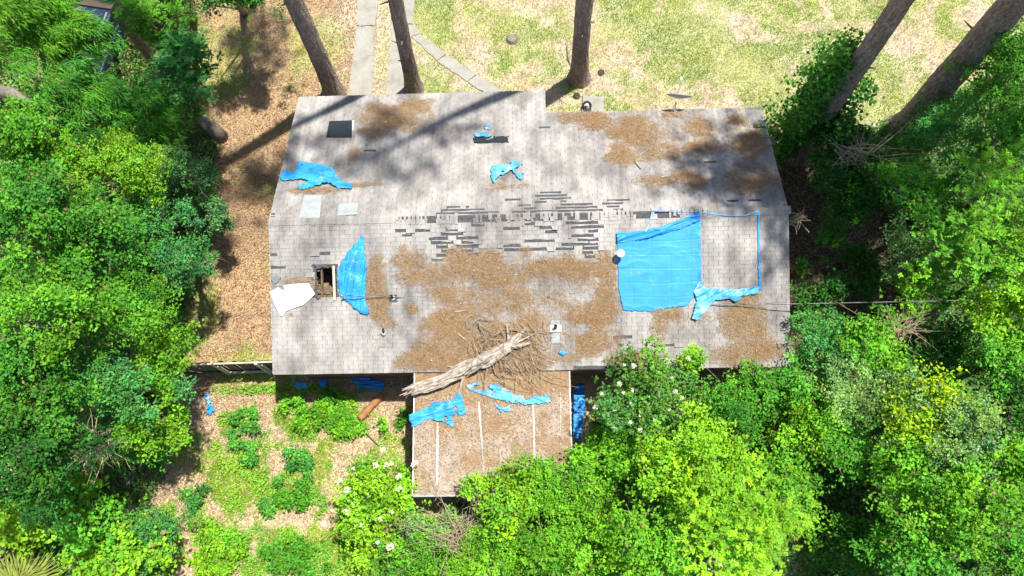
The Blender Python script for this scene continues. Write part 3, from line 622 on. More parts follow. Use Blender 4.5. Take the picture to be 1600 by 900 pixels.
# boards and sheets
def board(name, plane, poly, t, mat, label, cat, lift=.012, tilt=0, group=None):
    q = [plane.px(x, y) for x, y in poly]; org = plane.pt(*np.mean(q, 0)); m = MB(); m.prism([plane.pt(a, b, lift + tilt * (b - min(k[1] for k in q))) for a, b in q], plane.n, t)
    return tag(link(name, m.mesh(name, mat, org), None, org), label, cat, group)
WB = [(422, 456), (430, 452), (436, 449), (440, 452), (446, 455), (444, 446), (456, 444), (470, 443), (483, 443), (487, 450), (493, 459), (484, 468), (475, 476), (460, 481), (448, 486), (441, 494), (438, 493), (430, 475)]
board('white_panel', PF, WB, .012, M['white_board'], 'broken white panel lying left of the open hole', 'panel', .03, .02)
board('grey_sheet', PB, [(476, 305), (503, 306), (500, 341), (468, 342)], .012, M['grey_sheet'], 'taller pale grey sheet on the roof near the left gable', 'sheet', .02, -.0)
board('grey_sheet', PB, [(530, 319), (560, 318), (558, 336), (527, 338)], .012, M['grey_sheet'], 'shorter pale grey sheet, right of the other one', 'sheet', .02)
dk = thing('dark_patch', PB.pt(*PB.px(531, 202)), 'square black felt patch near the top left corner of the roof', 'roof patch')
q = [PB.px(*p) for p in ((515, 190), (550, 189), (550, 215), (510, 215))]; MB().prism([PB.pt(a, b, .012) for a, b in q], PB.n, .016).build('panel', M['panel_dark'], dk)
q = [PB.px(*p) for p in ((550.6, 189), (553.5, 189), (552.5, 203), (550.6, 206))]; MB().prism([PB.pt(a, b, .010) for a, b in q], PB.n, .014).build('white_edge', M['white_paint'], dk)
q = [PF.px(*p) for p in ((476, 474), (483, 471), (480, 478), (476, 480))]
board('metal_flashing', PF, [(424, 436), (433, 430), (440, 432), (436, 440), (428, 444)], .006, M['metal'], 'bent metal flashing scrap at the left gable edge', 'flashing', .02, .2)
for i, (x, y, a, lab) in enumerate(((996, 258, 2.0, 'pale stick lying in the brown litter of the street slope'), (720, 486, .1, 'short white stick on the litter left of the tangle'), (722, 526, -.7, 'pale splinter of wood between litter and the twig tangle'), (1040, 277, .1, 'thin pale twig along the lower edge of the litter'))):
    pl = PB if y < 340 else PF; c = pl.px(x, y); d = np.array([math.cos(a), math.sin(a)]) * (.2 if i != 3 else .14); p = pl.pt(*c)
    m = MB(); m.tube([pl.pt(*(np.array(c) - d), .03), pl.pt(*(np.array(c)), .05), pl.pt(*(np.array(c) + d), .035)], [.022, .026, .012], 6); tag(link('stick', m.mesh('stick', M['deadwood'], p), None, p), lab, 'stick')
# vents
def vent(px, py, label, style):
    p = PF.pt(*PF.px(px, py)); t = thing('roof_vent', p, label, 'roof vent'); ax = (PF.e1, PF.e2, PF.n)
    if style == 0:
        MB().box(p + PF.n * .012, (.16, .17, .006), ax).build('flashing', M['grey_sheet'], t)
        MB().lathe(p + dz(-.05), [(.055, 0), (.055, .34)], 14).build('pipe', M['metal'], t); MB().lathe(p + dz(.29), [(.06, 0), (.125, .03), (.13, .05), (.11, .085), (.04, .10)], 20).build('cap', M['white_paint'], t, True)
    elif style == 1:
        MB().box(p + PF.n * .010 - PF.e2 * .1, (.13, .34, .005), ax).build('flashing', M['grey_sheet'], t)
        MB().box(p + PF.n * .03 , (.17, .10, .03), ax).build('collar', M['white_board'], t); MB().lathe(p + dz(-.02), [(.05, 0), (.05, .30), (.038, .30), (.038, .2)], 14).build('pipe', M['black'], t)
    else:
        MB().box(p + PF.n * .012, (.13, .11, .006), ax).build('flashing', M['felt'], t)
        MB().lathe(p, [(.085, .0), (.075, .05), (.04, .06)], 14).build('collar', M['grey_sheet'], t); MB().lathe(p, [(.034, 0), (.034, .24), (.024, .24), (.024, .15)], 12).build('pipe', M['black'], t)
    return t
vent(968, 402, 'round white capped vent pipe at the left edge of the large tarp', 0)
vent(868, 513, 'black vent pipe in a white collar above the porch corner', 1)
vent(614, 466, 'short dark vent pipe right of the triangular tarp', 2)
g = PF.pt(*PF.px(600, 522)); stp = thing('rotten_stub', g, 'ragged dark vent stub in a small ring of litter', 'vent stub')
m = MB(); m.lathe(g, [(.07, 0), (.06, .06), (.03, .07)], 9); m.build('collar', M['grey_sheet'], stp)
m = MB(); m.tube([g, g + PF.e2 * .1 + PF.n * .1, g + PF.e2 * .2 + PF.n * .12], [.035, .03, .02], 6); m.tube([g, g - PF.e1 * .09 + PF.n * .06], [.02, .01], 5); m.build('pipe', M['black'], stp)

# needle litter on the roof
BL = [(1, [(612, 180, 46, 27), (596, 203, 25, 17), (648, 164, 30, 11), (553, 242, 9, 11), (905, 184, 36, 9), (985, 192, 50, 15), (1052, 180, 22, 10), (925, 196, 25, 8), (1120, 200, 40, 14), (1150, 185, 14, 12), (966, 238, 22, 22), (1040, 235, 60, 18), (1070, 258, 24, 38), (1012, 282, 22, 11), (1088, 285, 14, 12),
            (1045, 280, 45, 6), (1170, 255, 36, 38), (1150, 230, 28, 14), (1160, 285, 28, 12), (1005, 206, 60, 12), (1105, 228, 40, 22), (1090, 198, 30, 16), (1180, 225, 20, 20), (790, 292, 30, 6), (498, 298, 40, 5), (560, 289, 32, 3)]),
      (-1, [(645, 405, 24, 16), (640, 425, 18, 16), (700, 430, 50, 18), (715, 400, 16, 14), (690, 455, 30, 16), (775, 430, 30, 30), (760, 460, 40, 20), (840, 425, 60, 22), (820, 395, 14, 10), (905, 425, 45, 26), (945, 410, 22, 18), (950, 440, 18, 40), (840, 470, 70, 30), (900, 480, 60, 24), (860, 520, 60, 40), (588, 440, 12, 34), (590, 480, 14, 20), (600, 515, 16, 20),
             (650, 565, 24, 14), (690, 540, 36, 32), (740, 530, 50, 44), (720, 500, 30, 18), (800, 540, 60, 42), (850, 560, 44, 24), (925, 530, 32, 18), (1028, 505, 14, 28), (1055, 488, 26, 10), (1165, 475, 28, 18), (1160, 505, 30, 26), (1160, 552, 56, 18), (1200, 545, 20, 22), (1080, 500, 25, 10), (470, 438, 24, 9), (455, 492, 8, 6), (1000, 560, 40, 10), (710, 458, 28, 10), (560, 500, 4, 3), (645, 482, 8, 8)])]
def needle_mesh(name, P, plane, cols, parent=None, ln=(.09, .20), wd=(.003, .007)):
    n = len(P); a = rng.uniform(0, 2 * np.pi, n); l = rng.uniform(*ln, n)[:, None]; w = rng.uniform(*wd, n)[:, None]
    D = np.outer(np.cos(a), plane.e1) + np.outer(np.sin(a), plane.e2) + np.outer(rng.normal(0, .10, n), plane.n); Wd = np.outer(-np.sin(a), plane.e1) + np.outer(np.cos(a), plane.e2)
    bend = Wd * rng.normal(0, .12, (n, 1)) * l
    V = np.stack([P - D * l / 2 - Wd * w / 2, P - D * l / 2 + Wd * w / 2, P + bend + Wd * w / 2, P + bend - Wd * w / 2, P + D * l / 2 + Wd * w * .3, P + D * l / 2 - Wd * w * .3], 1).reshape(-1, 3)
    i = np.arange(n)[:, None] * 6; F = np.concatenate([i + np.array([0, 3, 2, 1]), i + np.array([3, 5, 4, 2])], 0)
    return link(name, npmesh(name, V, F, M['dry'], np.repeat(cols, 6, 0)), parent)
NPAL = np.array([[.40, .255, .125], [.34, .205, .095], [.47, .325, .18], [.26, .155, .08], [.53, .395, .24], [.38, .25, .14]])
for side, blobs in BL:
    pl = PF if side < 0 else PB; XS, YS, HS, CS = [], [], [], []
    for x, y, rx, ry in blobs:
        (a0, b0) = pl.px(x, y); ra = abs(pl.px(x + rx, y)[0] - a0); rb = abs(pl.px(x, y + ry)[1] - b0); n = int(4300 * ra * rb * math.pi) + 60
        th = rng.uniform(0, 2 * np.pi, n); rr = np.sqrt(rng.random(n)) * 1.6; px_, py_ = a0 + ra * rr * np.cos(th), b0 + rb * rr * np.sin(th)
        dens = .95 - .62 * rr ** 1.5 + (fbm(px_ * 1.5, py_ * 2.6, 51, 5) - .5) * 1.9 + (fbm(px_ * .8, py_ * .9, 57, 2) - .5) * 1.4; dens = np.where(dens < .18, .05 * (rr < 1.3), dens); k = rng.random(n) < np.clip(dens, 0, 1); px_, py_ = px_[k], py_[k]
        XS.append(px_); YS.append(py_); HS.append(rng.uniform(.004, .05, k.sum()) * np.clip(dens[k], .2, 1)); CS.append(NPAL[rng.integers(0, 6, k.sum())] * rng.uniform(.72, 1.12, (k.sum(), 1)))
    X, Y, H, C = map(np.concatenate, (XS, YS, HS, CS)); lim = SF if side < 0 else SB2
    k = (X > -.05) & (X < L + .03) & (np.abs(Y) < lim + .02) & ((side < 0) | (X < XR) | (np.abs(Y) < SB)); X, Y, H, C = X[k], Y[k], H[k], C[k]
    o = needle_mesh('pine_needles', pl.pt(X, Y, H + .008), pl, C)
    tag(o, 'brown pine needle drifts on the yard side of the roof' if side < 0 else 'brown pine needle drifts on the street side of the roof', 'pine needles'); kind(o, 'stuff')
    # crumbs, cones and flakes among the needles
    k = rng.random(len(X)) < .012; p = pl.pt(X[k], Y[k], H[k] + .02); flakes('bark_flakes', p[:, 0], p[:, 1], p[:, 2], .06, NPAL[rng.integers(0, 6, len(p))] * rng.uniform(.6, 1.5, (len(p), 1)), M['dry'],
        label='bark flakes scattered in the needles on the %s slope' % ('yard' if side < 0 else 'street'), cat='bark flakes')
n = 60000; X = rng.uniform(PX0, PX1, n); Y = rng.uniform(PY1, PY0 + .1, n); up_ = np.clip((Y - (PY0 - 1.3)) / 1.0, 0, 1)
k = rng.random(n) < np.clip(.12 + up_ * .9 + (fbm(X * 2, Y * 2, 61, 4) - .5) * 1.4, 0, 1); X, Y = X[k], Y[k]
o = needle_mesh('pine_needles', np.stack([X, Y, pz(Y) + .008 + rng.uniform(0, .03, len(X))], 1), PP, NPAL[rng.integers(0, 6, len(X))] * rng.uniform(.75, 1.3, (len(X), 1))); tag(o, 'pale pine needles strewn over the porch roof', 'pine needles'); kind(o, 'stuff')
n = 5200; X = rng.uniform(PX0, PX1, n); Y = rng.uniform(PY1, PY0, n)
flakes('leaf_litter', X, Y, pz(Y) + .02, .065, np.array([[.44, .34, .235], [.34, .245, .16], [.52, .44, .34], [.26, .18, .115]])[rng.integers(0, 4, n)] * rng.uniform(.7, 1.25, (n, 1)), M['dry'], label='dry tan leaf scraps covering the porch roof')

# ------------------------------------------------------------------ fallen trunk and tangle on the porch roof
def trunk_on_roof():
    pts = [porch_at(646, 613), porch_at(690, 597), porch_at(730, 578)]; a, b, c = [p + np.array([0, 0, h]) for p, h in zip(pts, (.22, .22, .24))]
    d = PF.pt(*PF.px(768, 556), .2); e = PF.pt(*PF.px(796, 540), .16)
    root = thing('fallen_trunk', np.array([*a[:2], pz(a[1])]), 'bleached splintered dead tree trunk fallen onto the porch roof', 'fallen trunk')
    K = np.array([a, b, c, d, e]); R_ = np.array([.15, .21, .21, .18, .13]); t = np.linspace(0, 4, 90); P = np.stack([np.interp(t, range(5), K[:, i]) for i in range(3)], 1); r = np.interp(t, range(5), R_)
    T = unit(np.gradient(P, axis=0)); up = np.array([0, 0, 1.0]); sx = unit(np.cross(T, up)); sy = np.cross(sx, T); ns = 40; th = np.linspace(0, 2 * np.pi, ns, endpoint=False)
    TT, SS = np.meshgrid(th, t); nz = vnoise(SS * 1.3 + 4, np.cos(TT) * 4 + 9, 3) * .5 + vnoise(SS * 2.0, TT * 5, 8) * .5 ; groove = np.abs(2 * vnoise(TT * 4.2 + fbm(SS, TT, 2, 2) * 2, SS * .55, 12) - 1)
    rr = r[:, None] * (.45 + .5 * nz + .55 * groove ** 1.5) * (.78 + .5 * vnoise(t * 1.7, t * 0, 31))[:, None]; V = P[:, None] + sx[:, None] * (np.cos(TT) * rr)[..., None] + sy[:, None] * (np.sin(TT) * rr * .8)[..., None]
    i = np.arange(89 * ns); q, k = i // ns, i % ns; F = np.stack([q * ns + k, q * ns + (k + 1) % ns, (q + 1) * ns + (k + 1) % ns, (q + 1) * ns + k], 1)
    o = link('bole', npmesh('bole', V.reshape(-1, 3) - worldloc(root), F, M['deadwood']), root)
    # splinters and bark slabs
    for j in range(64):
        s = rng.integers(0, 88) if j > 9 else rng.integers(2, 14); ph = rng.uniform(.1, 3.0); ln = rng.uniform(.25, .7); base = P[s] + sx[s] * math.cos(ph) * r[s] * 1.0 + sy[s] * math.sin(ph) * r[s] * .82; dr = unit(T[s] * rng.choice([-1, 1]) + rng.normal(0, .09, 3))
        MB().tube([base - dr * ln / 2, base, base + dr * ln / 2 + np.array([0, 0, .02])], [.012, rng.uniform(.022, .045), .006], 5).build('splinter', M['deadwood'], root)
    tips = [(792, 505, .15, .05), (838, 520, .1, .04), (745, 545, .12, .05), (700, 572, .1, .04), (716, 618, .06, .05), (822, 511, .12, .10), (830, 535, .12, .09), (812, 520, .2, .11), (800, 514, .2, .03), (806, 552, .1, .03), (775, 585, .08, .025), (760, 590, .06, .02)]
    for x, y, h, rad in tips:
        p = PF.pt(*PF.px(x, y), h); s = e if x > 785 else (d if y < 600 and x > 730 else c); mid = (s + p) / 2 + rng.normal(0, .03, 3); MB().tube([s, mid, p], [rad, rad * .8, rad * .25], 7).build('limb', M['deadwood'], root)
    for x, y in ((624, 618), (628, 608), (634, 622)):
        p = at(x, y, pz(PY0 - .5) + .05); MB().tube([a + rng.normal(0, .05, 3), (a + p) / 2 + rng.normal(0, .03, 3), p], [.05, .03, .012], 5).build('splinter', M['twig'], root)
trunk_on_roof()
def tangle():
    m = MB(); c0 = np.array(PF.px(770, 535))
    for j in range(150):
        rad = rng.uniform(.12, .62); a0 = rng.uniform(0, 6.28); span = rng.uniform(.6, 2.2); n = 9; t = np.linspace(0, 1, n); ecc = rng.uniform(.6, 1)
        cc = c0 + rng.normal(0, .28, 2) if j < 70 else c0 + np.array([rng.uniform(-.6, 1.6), rng.uniform(-1.1, .7)])
        if j < 70: x = cc[0] + rad * np.cos(a0 + span * t) * .9; y = cc[1] + rad * ecc * np.sin(a0 + span * t) * .8
        else:
            ang = rng.uniform(-.9, .9) - .9; ln = rng.uniform(.5, 1.3); x = cc[0] + np.cos(ang) * ln * t + rng.normal(0, .05) * np.sin(3 * t); y = cc[1] + np.sin(ang) * ln * t + rng.normal(0, .06) * np.sin(2 * t)
        h = .05 + .28 * np.sin(np.pi * t) * rng.random() + rng.uniform(0, .1); y = np.maximum(y, -SF - .9)
        P = PF.pt(x, y, h); low = P[:, 1] < -A; P[:, 2] = np.where(low, pz(P[:, 1]) + h, P[:, 2]); m.tube(P, np.linspace(rng.uniform(.005, .012), .003, n), 4, False)
    o = m.build('twig_tangle', M['twig']); tag(o, 'tangle of dry vines and twigs around the top of the fallen trunk', 'twigs'); kind(o, 'stuff')
tangle()
# reddish log on the ground beside the porch
a, b = at(562, 654, .12), at(598, 616, .16); lg = thing('rotten_log', (a + b) / 2 * np.array([1, 1, 0]), 'reddish barkless log leaning on the ground left of the porch', 'log')
t = np.linspace(0, 1, 14); P = a + np.outer(t, b - a); m = MB(); m.tube(P, .115 + .02 * vnoise(t * 6, t * 0, 4) - .02 * t, 12); m.build('bole', M['log_red'], lg, True)
MB().tube([a + (b - a) * .3, a + (b - a) * .3 + np.array([.1, -.15, .06])], [.04, .02], 6).build('branch_stub', M['log_red'], lg)
for x0, y0, x1, y1, lab in ((561, 664, 592, 696, 'thin dark pole lying in the grass below the reddish log'), ):
    a, b = at(x0, y0, .1), at(x1, y1, .1); o = MB().tube([a, (a + b) / 2 + dz(.04), b], [.035, .03, .02], 7).build('pole', M['branch']); tag(o, lab, 'pole')

# ------------------------------------------------------------------ overhead cable
def cable():
    K = [PF.pt(*PF.px(538, 461), .30), at(700, 467, 3.05), at(800, 472, 2.95), at(963, 478, 2.95), at(1100, 477, 3.1), at(1235, 475, 3.5), at(1380, 472, 4.0), at(1560, 468, 4.6)]
    K = np.array(K); t = np.linspace(0, len(K) - 1, 60); P = np.stack([np.interp(t, range(len(K)), K[:, i]) for i in range(3)], 1)
    for _ in range(4): P[1:-1] = (P[:-2] + P[2:] + 2 * P[1:-1]) / 4
    root = thing('service_cable', P[0], 'thin twisted service cable strung across the roof into the right hand trees', 'cable')
    m = MB(); m.tube(P, .009, 5); m.build('bare_wire', M['metal'], root)
    tt = np.arange(60) * 2.2; N1 = np.stack([0 * tt, np.cos(tt), np.sin(tt)], 1) * .018; m = MB(); m.tube(P + N1, .009, 5); m.build('black_wire', M['black'], root)
    MB().bar(P[0] - dz(.32), P[0] + dz(.03), .03, .03, (0, 1, 0)).build('anchor', M['metal'], root)
cable()
# ------------------------------------------------------------------ satellite dish at the street eave
def dish():
    base = rp(1, float(PB.px(1054, 178)[0]), SB - .12, .02); t = thing('satellite_dish', base, 'grey satellite dish on the street eave, seen edge on', 'satellite dish')
    MB().box(base + np.array([0, 0, .02]), (.09, .09, .015), (PB.e1, PB.e2, PB.n)).build('foot', M['metal'], t)
    hub = base + np.array([.0, .12, .42]); MB().tube([base, base + dz(.22), hub], [.024] * 3, 8).build('mast', M['metal'], t)
    c = hub + np.array([.10, .10, .05]); n = unit(np.array([.12, .85, .42])); e1 = unit(np.cross(n, [0, 0, 1.0])); e2 = np.cross(e1, n); v = []; f = []
    rings, seg = 7, 28
    for i in range(rings):
        r = i / (rings - 1)
        for k in range(seg): a = 2 * math.pi * k / seg; v.append(c + (e1 * math.cos(a) * .42 + e2 * math.sin(a) * .36) * r + n * .10 * r * r)
    for i in range(rings - 1):
        for k in range(seg): q = (k + 1) % seg; f.append((i * seg + k, i * seg + q, (i + 1) * seg + q, (i + 1) * seg + k))
    m = MB(); m.v = v; m.f = f; o = m.build('reflector', M['dish'], t, True); mm = o.modifiers.new('thickness', 'SOLIDIFY'); mm.thickness = .012
    tip = c + n * .62 - e2 * .12; MB().tube([c - e2 * .36, c + n * .3 - e2 * .36, tip], [.014, .014, .012], 6).build('feed_arm', M['metal'], t); MB().lathe(tip, [(.03, -.05), (.045, -.02), (.045, .06), (.02, .07)], 12, (e1, e2, n)).build('receiver', M['white_paint'], t)
dish()
# pad with an old meter can by the street wall
pd = thing('concrete_pad', at(928, 163), 'square concrete pad against the street wall', 'concrete pad'); MB().prism([at(x, y, .0) for x, y in ((911, 151), (943, 153), (943, 178), (909, 178))], (0, 0, 1), .09).build('slab', M['concrete'], pd)
c = at(917, 166, .09); u = thing('hose_coil', c, 'black hose coil round a white pipe cap on the concrete pad', 'hose'); th = np.linspace(-.9, 4.4, 22)
MB().tube([c + np.array([.14 * math.cos(q), .15 * math.sin(q), .05 + .008 * q]) for q in th], .036, 8).build('hose', M['black'], u); MB().lathe(c, [(.06, 0), (.06, .12), (.03, .14)], 12).build('pipe_cap', M['white_paint'], u); MB().box(c + np.array([.02, -.2, .05]), (.13, .06, .05)).build('valve_box', M['black'], u)
for i, (x, y) in enumerate(((939, 114), (901, 150))):
    c = at(x, y, -.01); tag(link('ground_hole_lid', MB().lathe(c, [(.13, 0), (.13, .03), (.09, .045), (.02, .045)], 14).mesh('ground_hole_lid', M['black'], c), None, c), ('dark round drain lid right of the middle pine', 'small dark round lid between the pine shadow and the pad')[i], 'drain lid')
c = at(800, 62); st = thing('stump', c, 'low cut stump in a bare patch of the front lawn', 'stump'); MB().lathe(c - dz(.05), [(.26, 0), (.2, .1), (.17, .16), (.05, .17)], 11).build('wood', M['branch'], st)
c = at(893, 92); o = MB().tube([at(886, 70, .06), at(888, 90, .08), at(892, 102, .05)], [.02, .03, .015], 6).build('stick', M['branch']); tag(o, 'dark stick on the lawn just left of the middle pine', 'stick')

# ------------------------------------------------------------------ fence
def fence():
    zt = 1.6; a, b = at(262, 570, zt), at(432, 564, zt); root = thing('board_fence', [a[0], a[1], 0], 'grey weathered board fence running from the house to the left trees', 'fence')
    n = int((b[0] - a[0]) / .145); d = unit((b - a) * np.array([1, 1, 0])); nn = np.array([-d[1], d[0], 0])
    me = MB().box((0, 0, zt / 2), (.066, .009, zt / 2)).mesh('picket', M['wood_dark'])
    for i in range(n):
        p = a + d * (.07 + i * .145); o = link('picket', me, root); o.location = Vector(np.array([p[0], p[1], rng.uniform(-.03, .02)]) + nn * .03 - worldloc(root)); o.rotation_euler = (rng.normal(0, .012), rng.normal(0, .01), math.atan2(d[1], d[0]))
    for z in (zt - .035, .35): MB().bar(np.array([*a[:2], z]) - nn * .02, np.array([*b[:2], z]) - nn * .02, .05, .085).build('rail', M['wood_pale'] if z > 1 else M['wood_dark'], root)
    for x in (331, 400): p = at(x, 568, zt); MB().bar((p[0], p[1], -.1), (p[0], p[1], zt + .04), .09, .09, (0, 1, 0)).build('post', M['wood_pale'], root)
    p0, p1 = at(333, 568, zt - .06), at(402, 566, zt - .06)
    for q0, q1 in (((p0, .42), (p1, .42)), ((p0, 1.45), (p0, .42)), ((p1, 1.45), (p1, .42))):
        A_ = np.array([q0[0][0], q0[0][1], q0[1]]) - nn * .06 + d * .12; B_ = np.array([q1[0][0], q1[0][1], q1[1]]) - nn * .06 + d * .12; MB().bar(A_, B_, .04, .07, d if abs(A_[2] - B_[2]) < .1 else (0, 1, 0)).build('gate_brace', M['wood_pale'], root)
fence()
# ------------------------------------------------------------------ parked car under the bamboo
def car():
    p = at(172, 58, 0); root = thing('parked_car', p, 'dark blue car half hidden under the bamboo at the upper left', 'car'); a = at(186, 0, 1.4) - at(140, 118, 1.4); ang = math.atan2(a[1], a[0]); root.rotation_euler = (0, 0, ang)
    def sec(pts, y0, y1, nm, mat, par=root, inset=0):
        m = MB(); n = len(pts); m.v = [np.array([x, y0, z]) for x, z in pts] + [np.array([x, y1, z]) for x, z in pts]; m.f = [tuple(range(n)), tuple(range(n, 2 * n))[::-1]] + [(i, n + i, n + (i + 1) % n, (i + 1) % n) for i in range(n)]
        me = m.mesh(nm, mat); o = link(nm, me, par); bv = o.modifiers.new('bevel', 'BEVEL'); bv.width = .06; bv.segments = 3; return o
    body = sec([(-2.2, .28), (2.2, .28), (2.25, .55), (2.1, .8), (1.0, .92), (-1.6, .95), (-2.15, .9), (-2.25, .55)], -.86, .86, 'body', M['carpaint'])
    sec([(-1.75, .93), (.95, .91), (.25, 1.42), (-1.2, 1.44)], -.74, .74, 'cabin', M['carpaint'])
    for pts, nm in (([(.33, 1.40), (.93, .965), (.95, .975), (.35, 1.42)], 'windscreen'), ([(-1.28, 1.42), (-1.72, .98), (-1.74, .99), (-1.3, 1.435)], 'rear_window')):
        m = MB(); m.v = [np.array([x, y, z]) for y in (-.64, .64) for x, z in pts]; m.f = [(0, 1, 2, 3), (7, 6, 5, 4), (0, 4, 5, 1), (1, 5, 6, 2), (2, 6, 7, 3), (3, 7, 4, 0)]; link(nm, m.mesh(nm, M['carglass']), root)
    for y in (-.748, .748): MB().box((0, 0, 0), (.001, .001, .001)); m = MB(); m.v = [np.array([x, y + s * .006, z]) for s in (-1, 1) for x, z in ((-1.5, 1.0), (.72, 1.0), (.2, 1.36), (-1.15, 1.38))]; m.f = [(0, 1, 2, 3), (7, 6, 5, 4), (0, 4, 5, 1), (1, 5, 6, 2), (2, 6, 7, 3), (3, 7, 4, 0)]; link('side_window', m.mesh('side_window', M['carglass']), root)
    for y in (-.6, .6): link('roof_rail', MB().bar((-1.1, y, 1.47), (.15, y, 1.46), .05, .04).mesh('roof_rail', M['metal']), root)
    for x in (-1.4, 1.4):
        for y in (-.8, .8):
            w = link('wheel', MB().lathe((x, y, .32), [(.26, -.1), (.32, -.08), (.32, .08), (.26, .1)], 18, (np.array([1, 0, 0.]), np.array([0, 0, 1.]), np.array([0, 1., 0]))).mesh('wheel', M['black']), root)
            link('rim', MB().lathe((x, y + .1 * np.sign(y), .32), [(.2, -.02), (.2, .02), (.05, .03)], 12, (np.array([1, 0, 0.]), np.array([0, 0, 1.]), np.array([0, 1., 0]))).mesh('rim', M['metal']), w)
    for y in (-.62, .62): link('headlight', MB().box((2.14, y, .68), (.06, .16, .07)).mesh('headlight', M['white_board']), root)
car()

# ------------------------------------------------------------------ plants
G = dict(lime=(.225, .49, .024), bright=(.15, .41, .024), mid=(.09, .315, .026), dark=(.045, .18, .02), blue=(.095, .34, .07), grey=(.20, .38, .11), gold=(.29, .52, .02))
KIND = {  # leaf length, width, leaves per cluster, cluster radius, droop, leaves per square metre of crown plan
    'broad': (.095, .058, 10, .11, .15, 1500), 'fine': (.08, .04, 12, .10, .05, 2100), 'bamboo': (.20, .028, 11, .14, .55, 2200), 'pinnate': (.15, .06, 14, .22, .25, 1250),
    'vine': (.12, .11, 7, .14, .2, 850), 'feather': (.085, .032, 15, .13, .0, 2200)}
def leaf_arrays(P, D, N, l, w):
    D = unit(D); Wd = unit(np.cross(N, D)); N = np.cross(D, Wd); l = l[:, None]; w = w[:, None]
    return np.stack([P, P + D * l * .45 + Wd * w * .5 + N * w * .14, P + D * l, P + D * l * .45 - Wd * w * .5 + N * w * .14], 1)
def foliage(c, r, knd, col, lobes=None, dens=1.0, lr=(.20, .46), low=-.1):
    ll, lw, per, cr, droop, pm = KIND[knd]; c = np.array(c, float); r = np.array(r, float); area = math.pi * r[0] * r[1]
    nl = lobes or max(6, int(area / .15)); u = rng.normal(0, 1, (nl, 3)); u = unit(u); u[:, 2] = np.where(u[:, 2] < low, -u[:, 2], u[:, 2]); fr = rng.uniform(.3, .92, nl) ** .7
    LC = c + u * r * fr[:, None] * (1 + .22 * rng.normal(0, 1, (nl, 1))) + np.stack([0 * fr, 0 * fr, rng.normal(0, .28 * min(1, r[2]), nl)], 1); LR = rng.uniform(*lr, nl) * min(1, min(r[0], r[1]) / .9)
    nc = int(area * pm * dens / per); pick = rng.choice(nl, nc, p=LR ** 2 / (LR ** 2).sum()); e = unit(rng.normal(0, 1, (nc, 3))); e[:, 2] = np.where(e[:, 2] < -.35, -e[:, 2], e[:, 2])
    shoot = np.where(rng.random(nc) < .12, rng.uniform(1.2, 1.9, nc), rng.uniform(.35, 1.1, nc)); CP = LC[pick] + e * (LR[pick] * shoot)[:, None] * np.array([1, 1, .85]); AX = unit(e + np.array([0, 0, .45]) + rng.normal(0, .35, (nc, 3)))
    n = nc * per; ci = np.repeat(np.arange(nc), per); a = AX[ci]; rnd = unit(rng.normal(0, 1, (n, 3)))
    if knd in ('pinnate', 'feather'):
        k = np.tile(np.arange(per), nc); sgn = np.where(k % 2, 1.0, -1.0)[:, None]; side = unit(np.cross(a, np.array([0, 0, 1.0]) + 1e-3)); pos = CP[ci] + a * ((k // 2) / (per / 2) * cr * 2)[:, None] + np.array([0, 0, -1.0]) * (((k // 2) / (per / 2)) ** 2 * cr * .8)[:, None]
        D = side * sgn + a * .7 + np.array([0, 0, -droop]) + rnd * .15; N = np.array([0, 0, 1.0]) + a * .3 + rnd * .28
    else:
        pos = CP[ci] + a * rng.uniform(-.5, 1, (n, 1)) * cr + rng.normal(0, cr * .5, (n, 3)); D = a * .5 + rnd + np.array([0, 0, -droop]); N = np.array([0, 0, .9]) + e[ci] * .5 + unit(rng.normal(0, 1, (n, 3))) * .65
        if knd == 'bamboo': D = a * .4 + rnd * .55 + np.array([.55, -.35, -.5]); N = np.array([0, 0, 1.0]) + rnd * .5
    sc = rng.uniform(.5, 1.4, n); V = leaf_arrays(pos, D, N, ll * sc, lw * sc * rng.uniform(.8, 1.2, n))
    hue = rng.normal(0, 1, (nl, 1)); t = np.array(col) * (1 + hue * np.array([[.17, .07, -.1]])).clip(.4, 1.7)[pick][ci] * rng.uniform(.7, 1.25, (nl, 1))[pick][ci] * rng.uniform(.75, 1.3, (nc, 1))[ci] * rng.uniform(.75, 1.25, (n, 1))
    yel = (rng.random((nc, 1)) < .13)[ci]; t = np.where(yel, t * np.array([1.28, 1.15, .8]), t); t = np.where(rng.random((n, 1)) < .015, np.array([.33, .22, .11]), t)
    return V, np.repeat(t, 4, 0), LC, LR
def leaf_mesh(name, V, T, org, mat=None):
    n = len(V); b = np.arange(n)[:, None] * 4; F = np.concatenate([b + np.array([0, 1, 2]), b + np.array([0, 2, 3])], 0)
    return npmesh(name, V.reshape(-1, 3) - org, F, mat or M['leaf'], T, False)
def limbs(root, base, c, LC, r0, nm='trunk', mat='branch', nlimb=9, lean=None):
    m = MB(); top = c + np.array([0, 0, .1]); mid = (base + top) / 2 + rng.normal(0, .12, 3) * np.array([1, 1, 0]); t = np.linspace(0, 1, 8)[:, None]; P = base * (1 - t) ** 2 + 2 * mid * t * (1 - t) + top * t * t
    m.tube(P, np.linspace(r0, r0 * .35, 8), 8); m.build(nm, M[mat], root, True); m = MB()
    for q in rng.permutation(len(LC))[:nlimb]:
        s = P[rng.integers(3, 8)]; e = LC[q]; k = (s + e) / 2 + rng.normal(0, .12, 3); t = np.linspace(0, 1, 6)[:, None]; m.tube(s * (1 - t) ** 2 + 2 * k * t * (1 - t) + e * t * t, np.linspace(r0 * .38, .006, 6), 5, False)
        for _ in range(3): tip = e + rng.normal(0, .3, 3); m.tube([e, (e + tip) / 2 + rng.normal(0, .05, 3), tip], [.011, .008, .004], 4, False)
    m.build('limbs', M[mat], root)
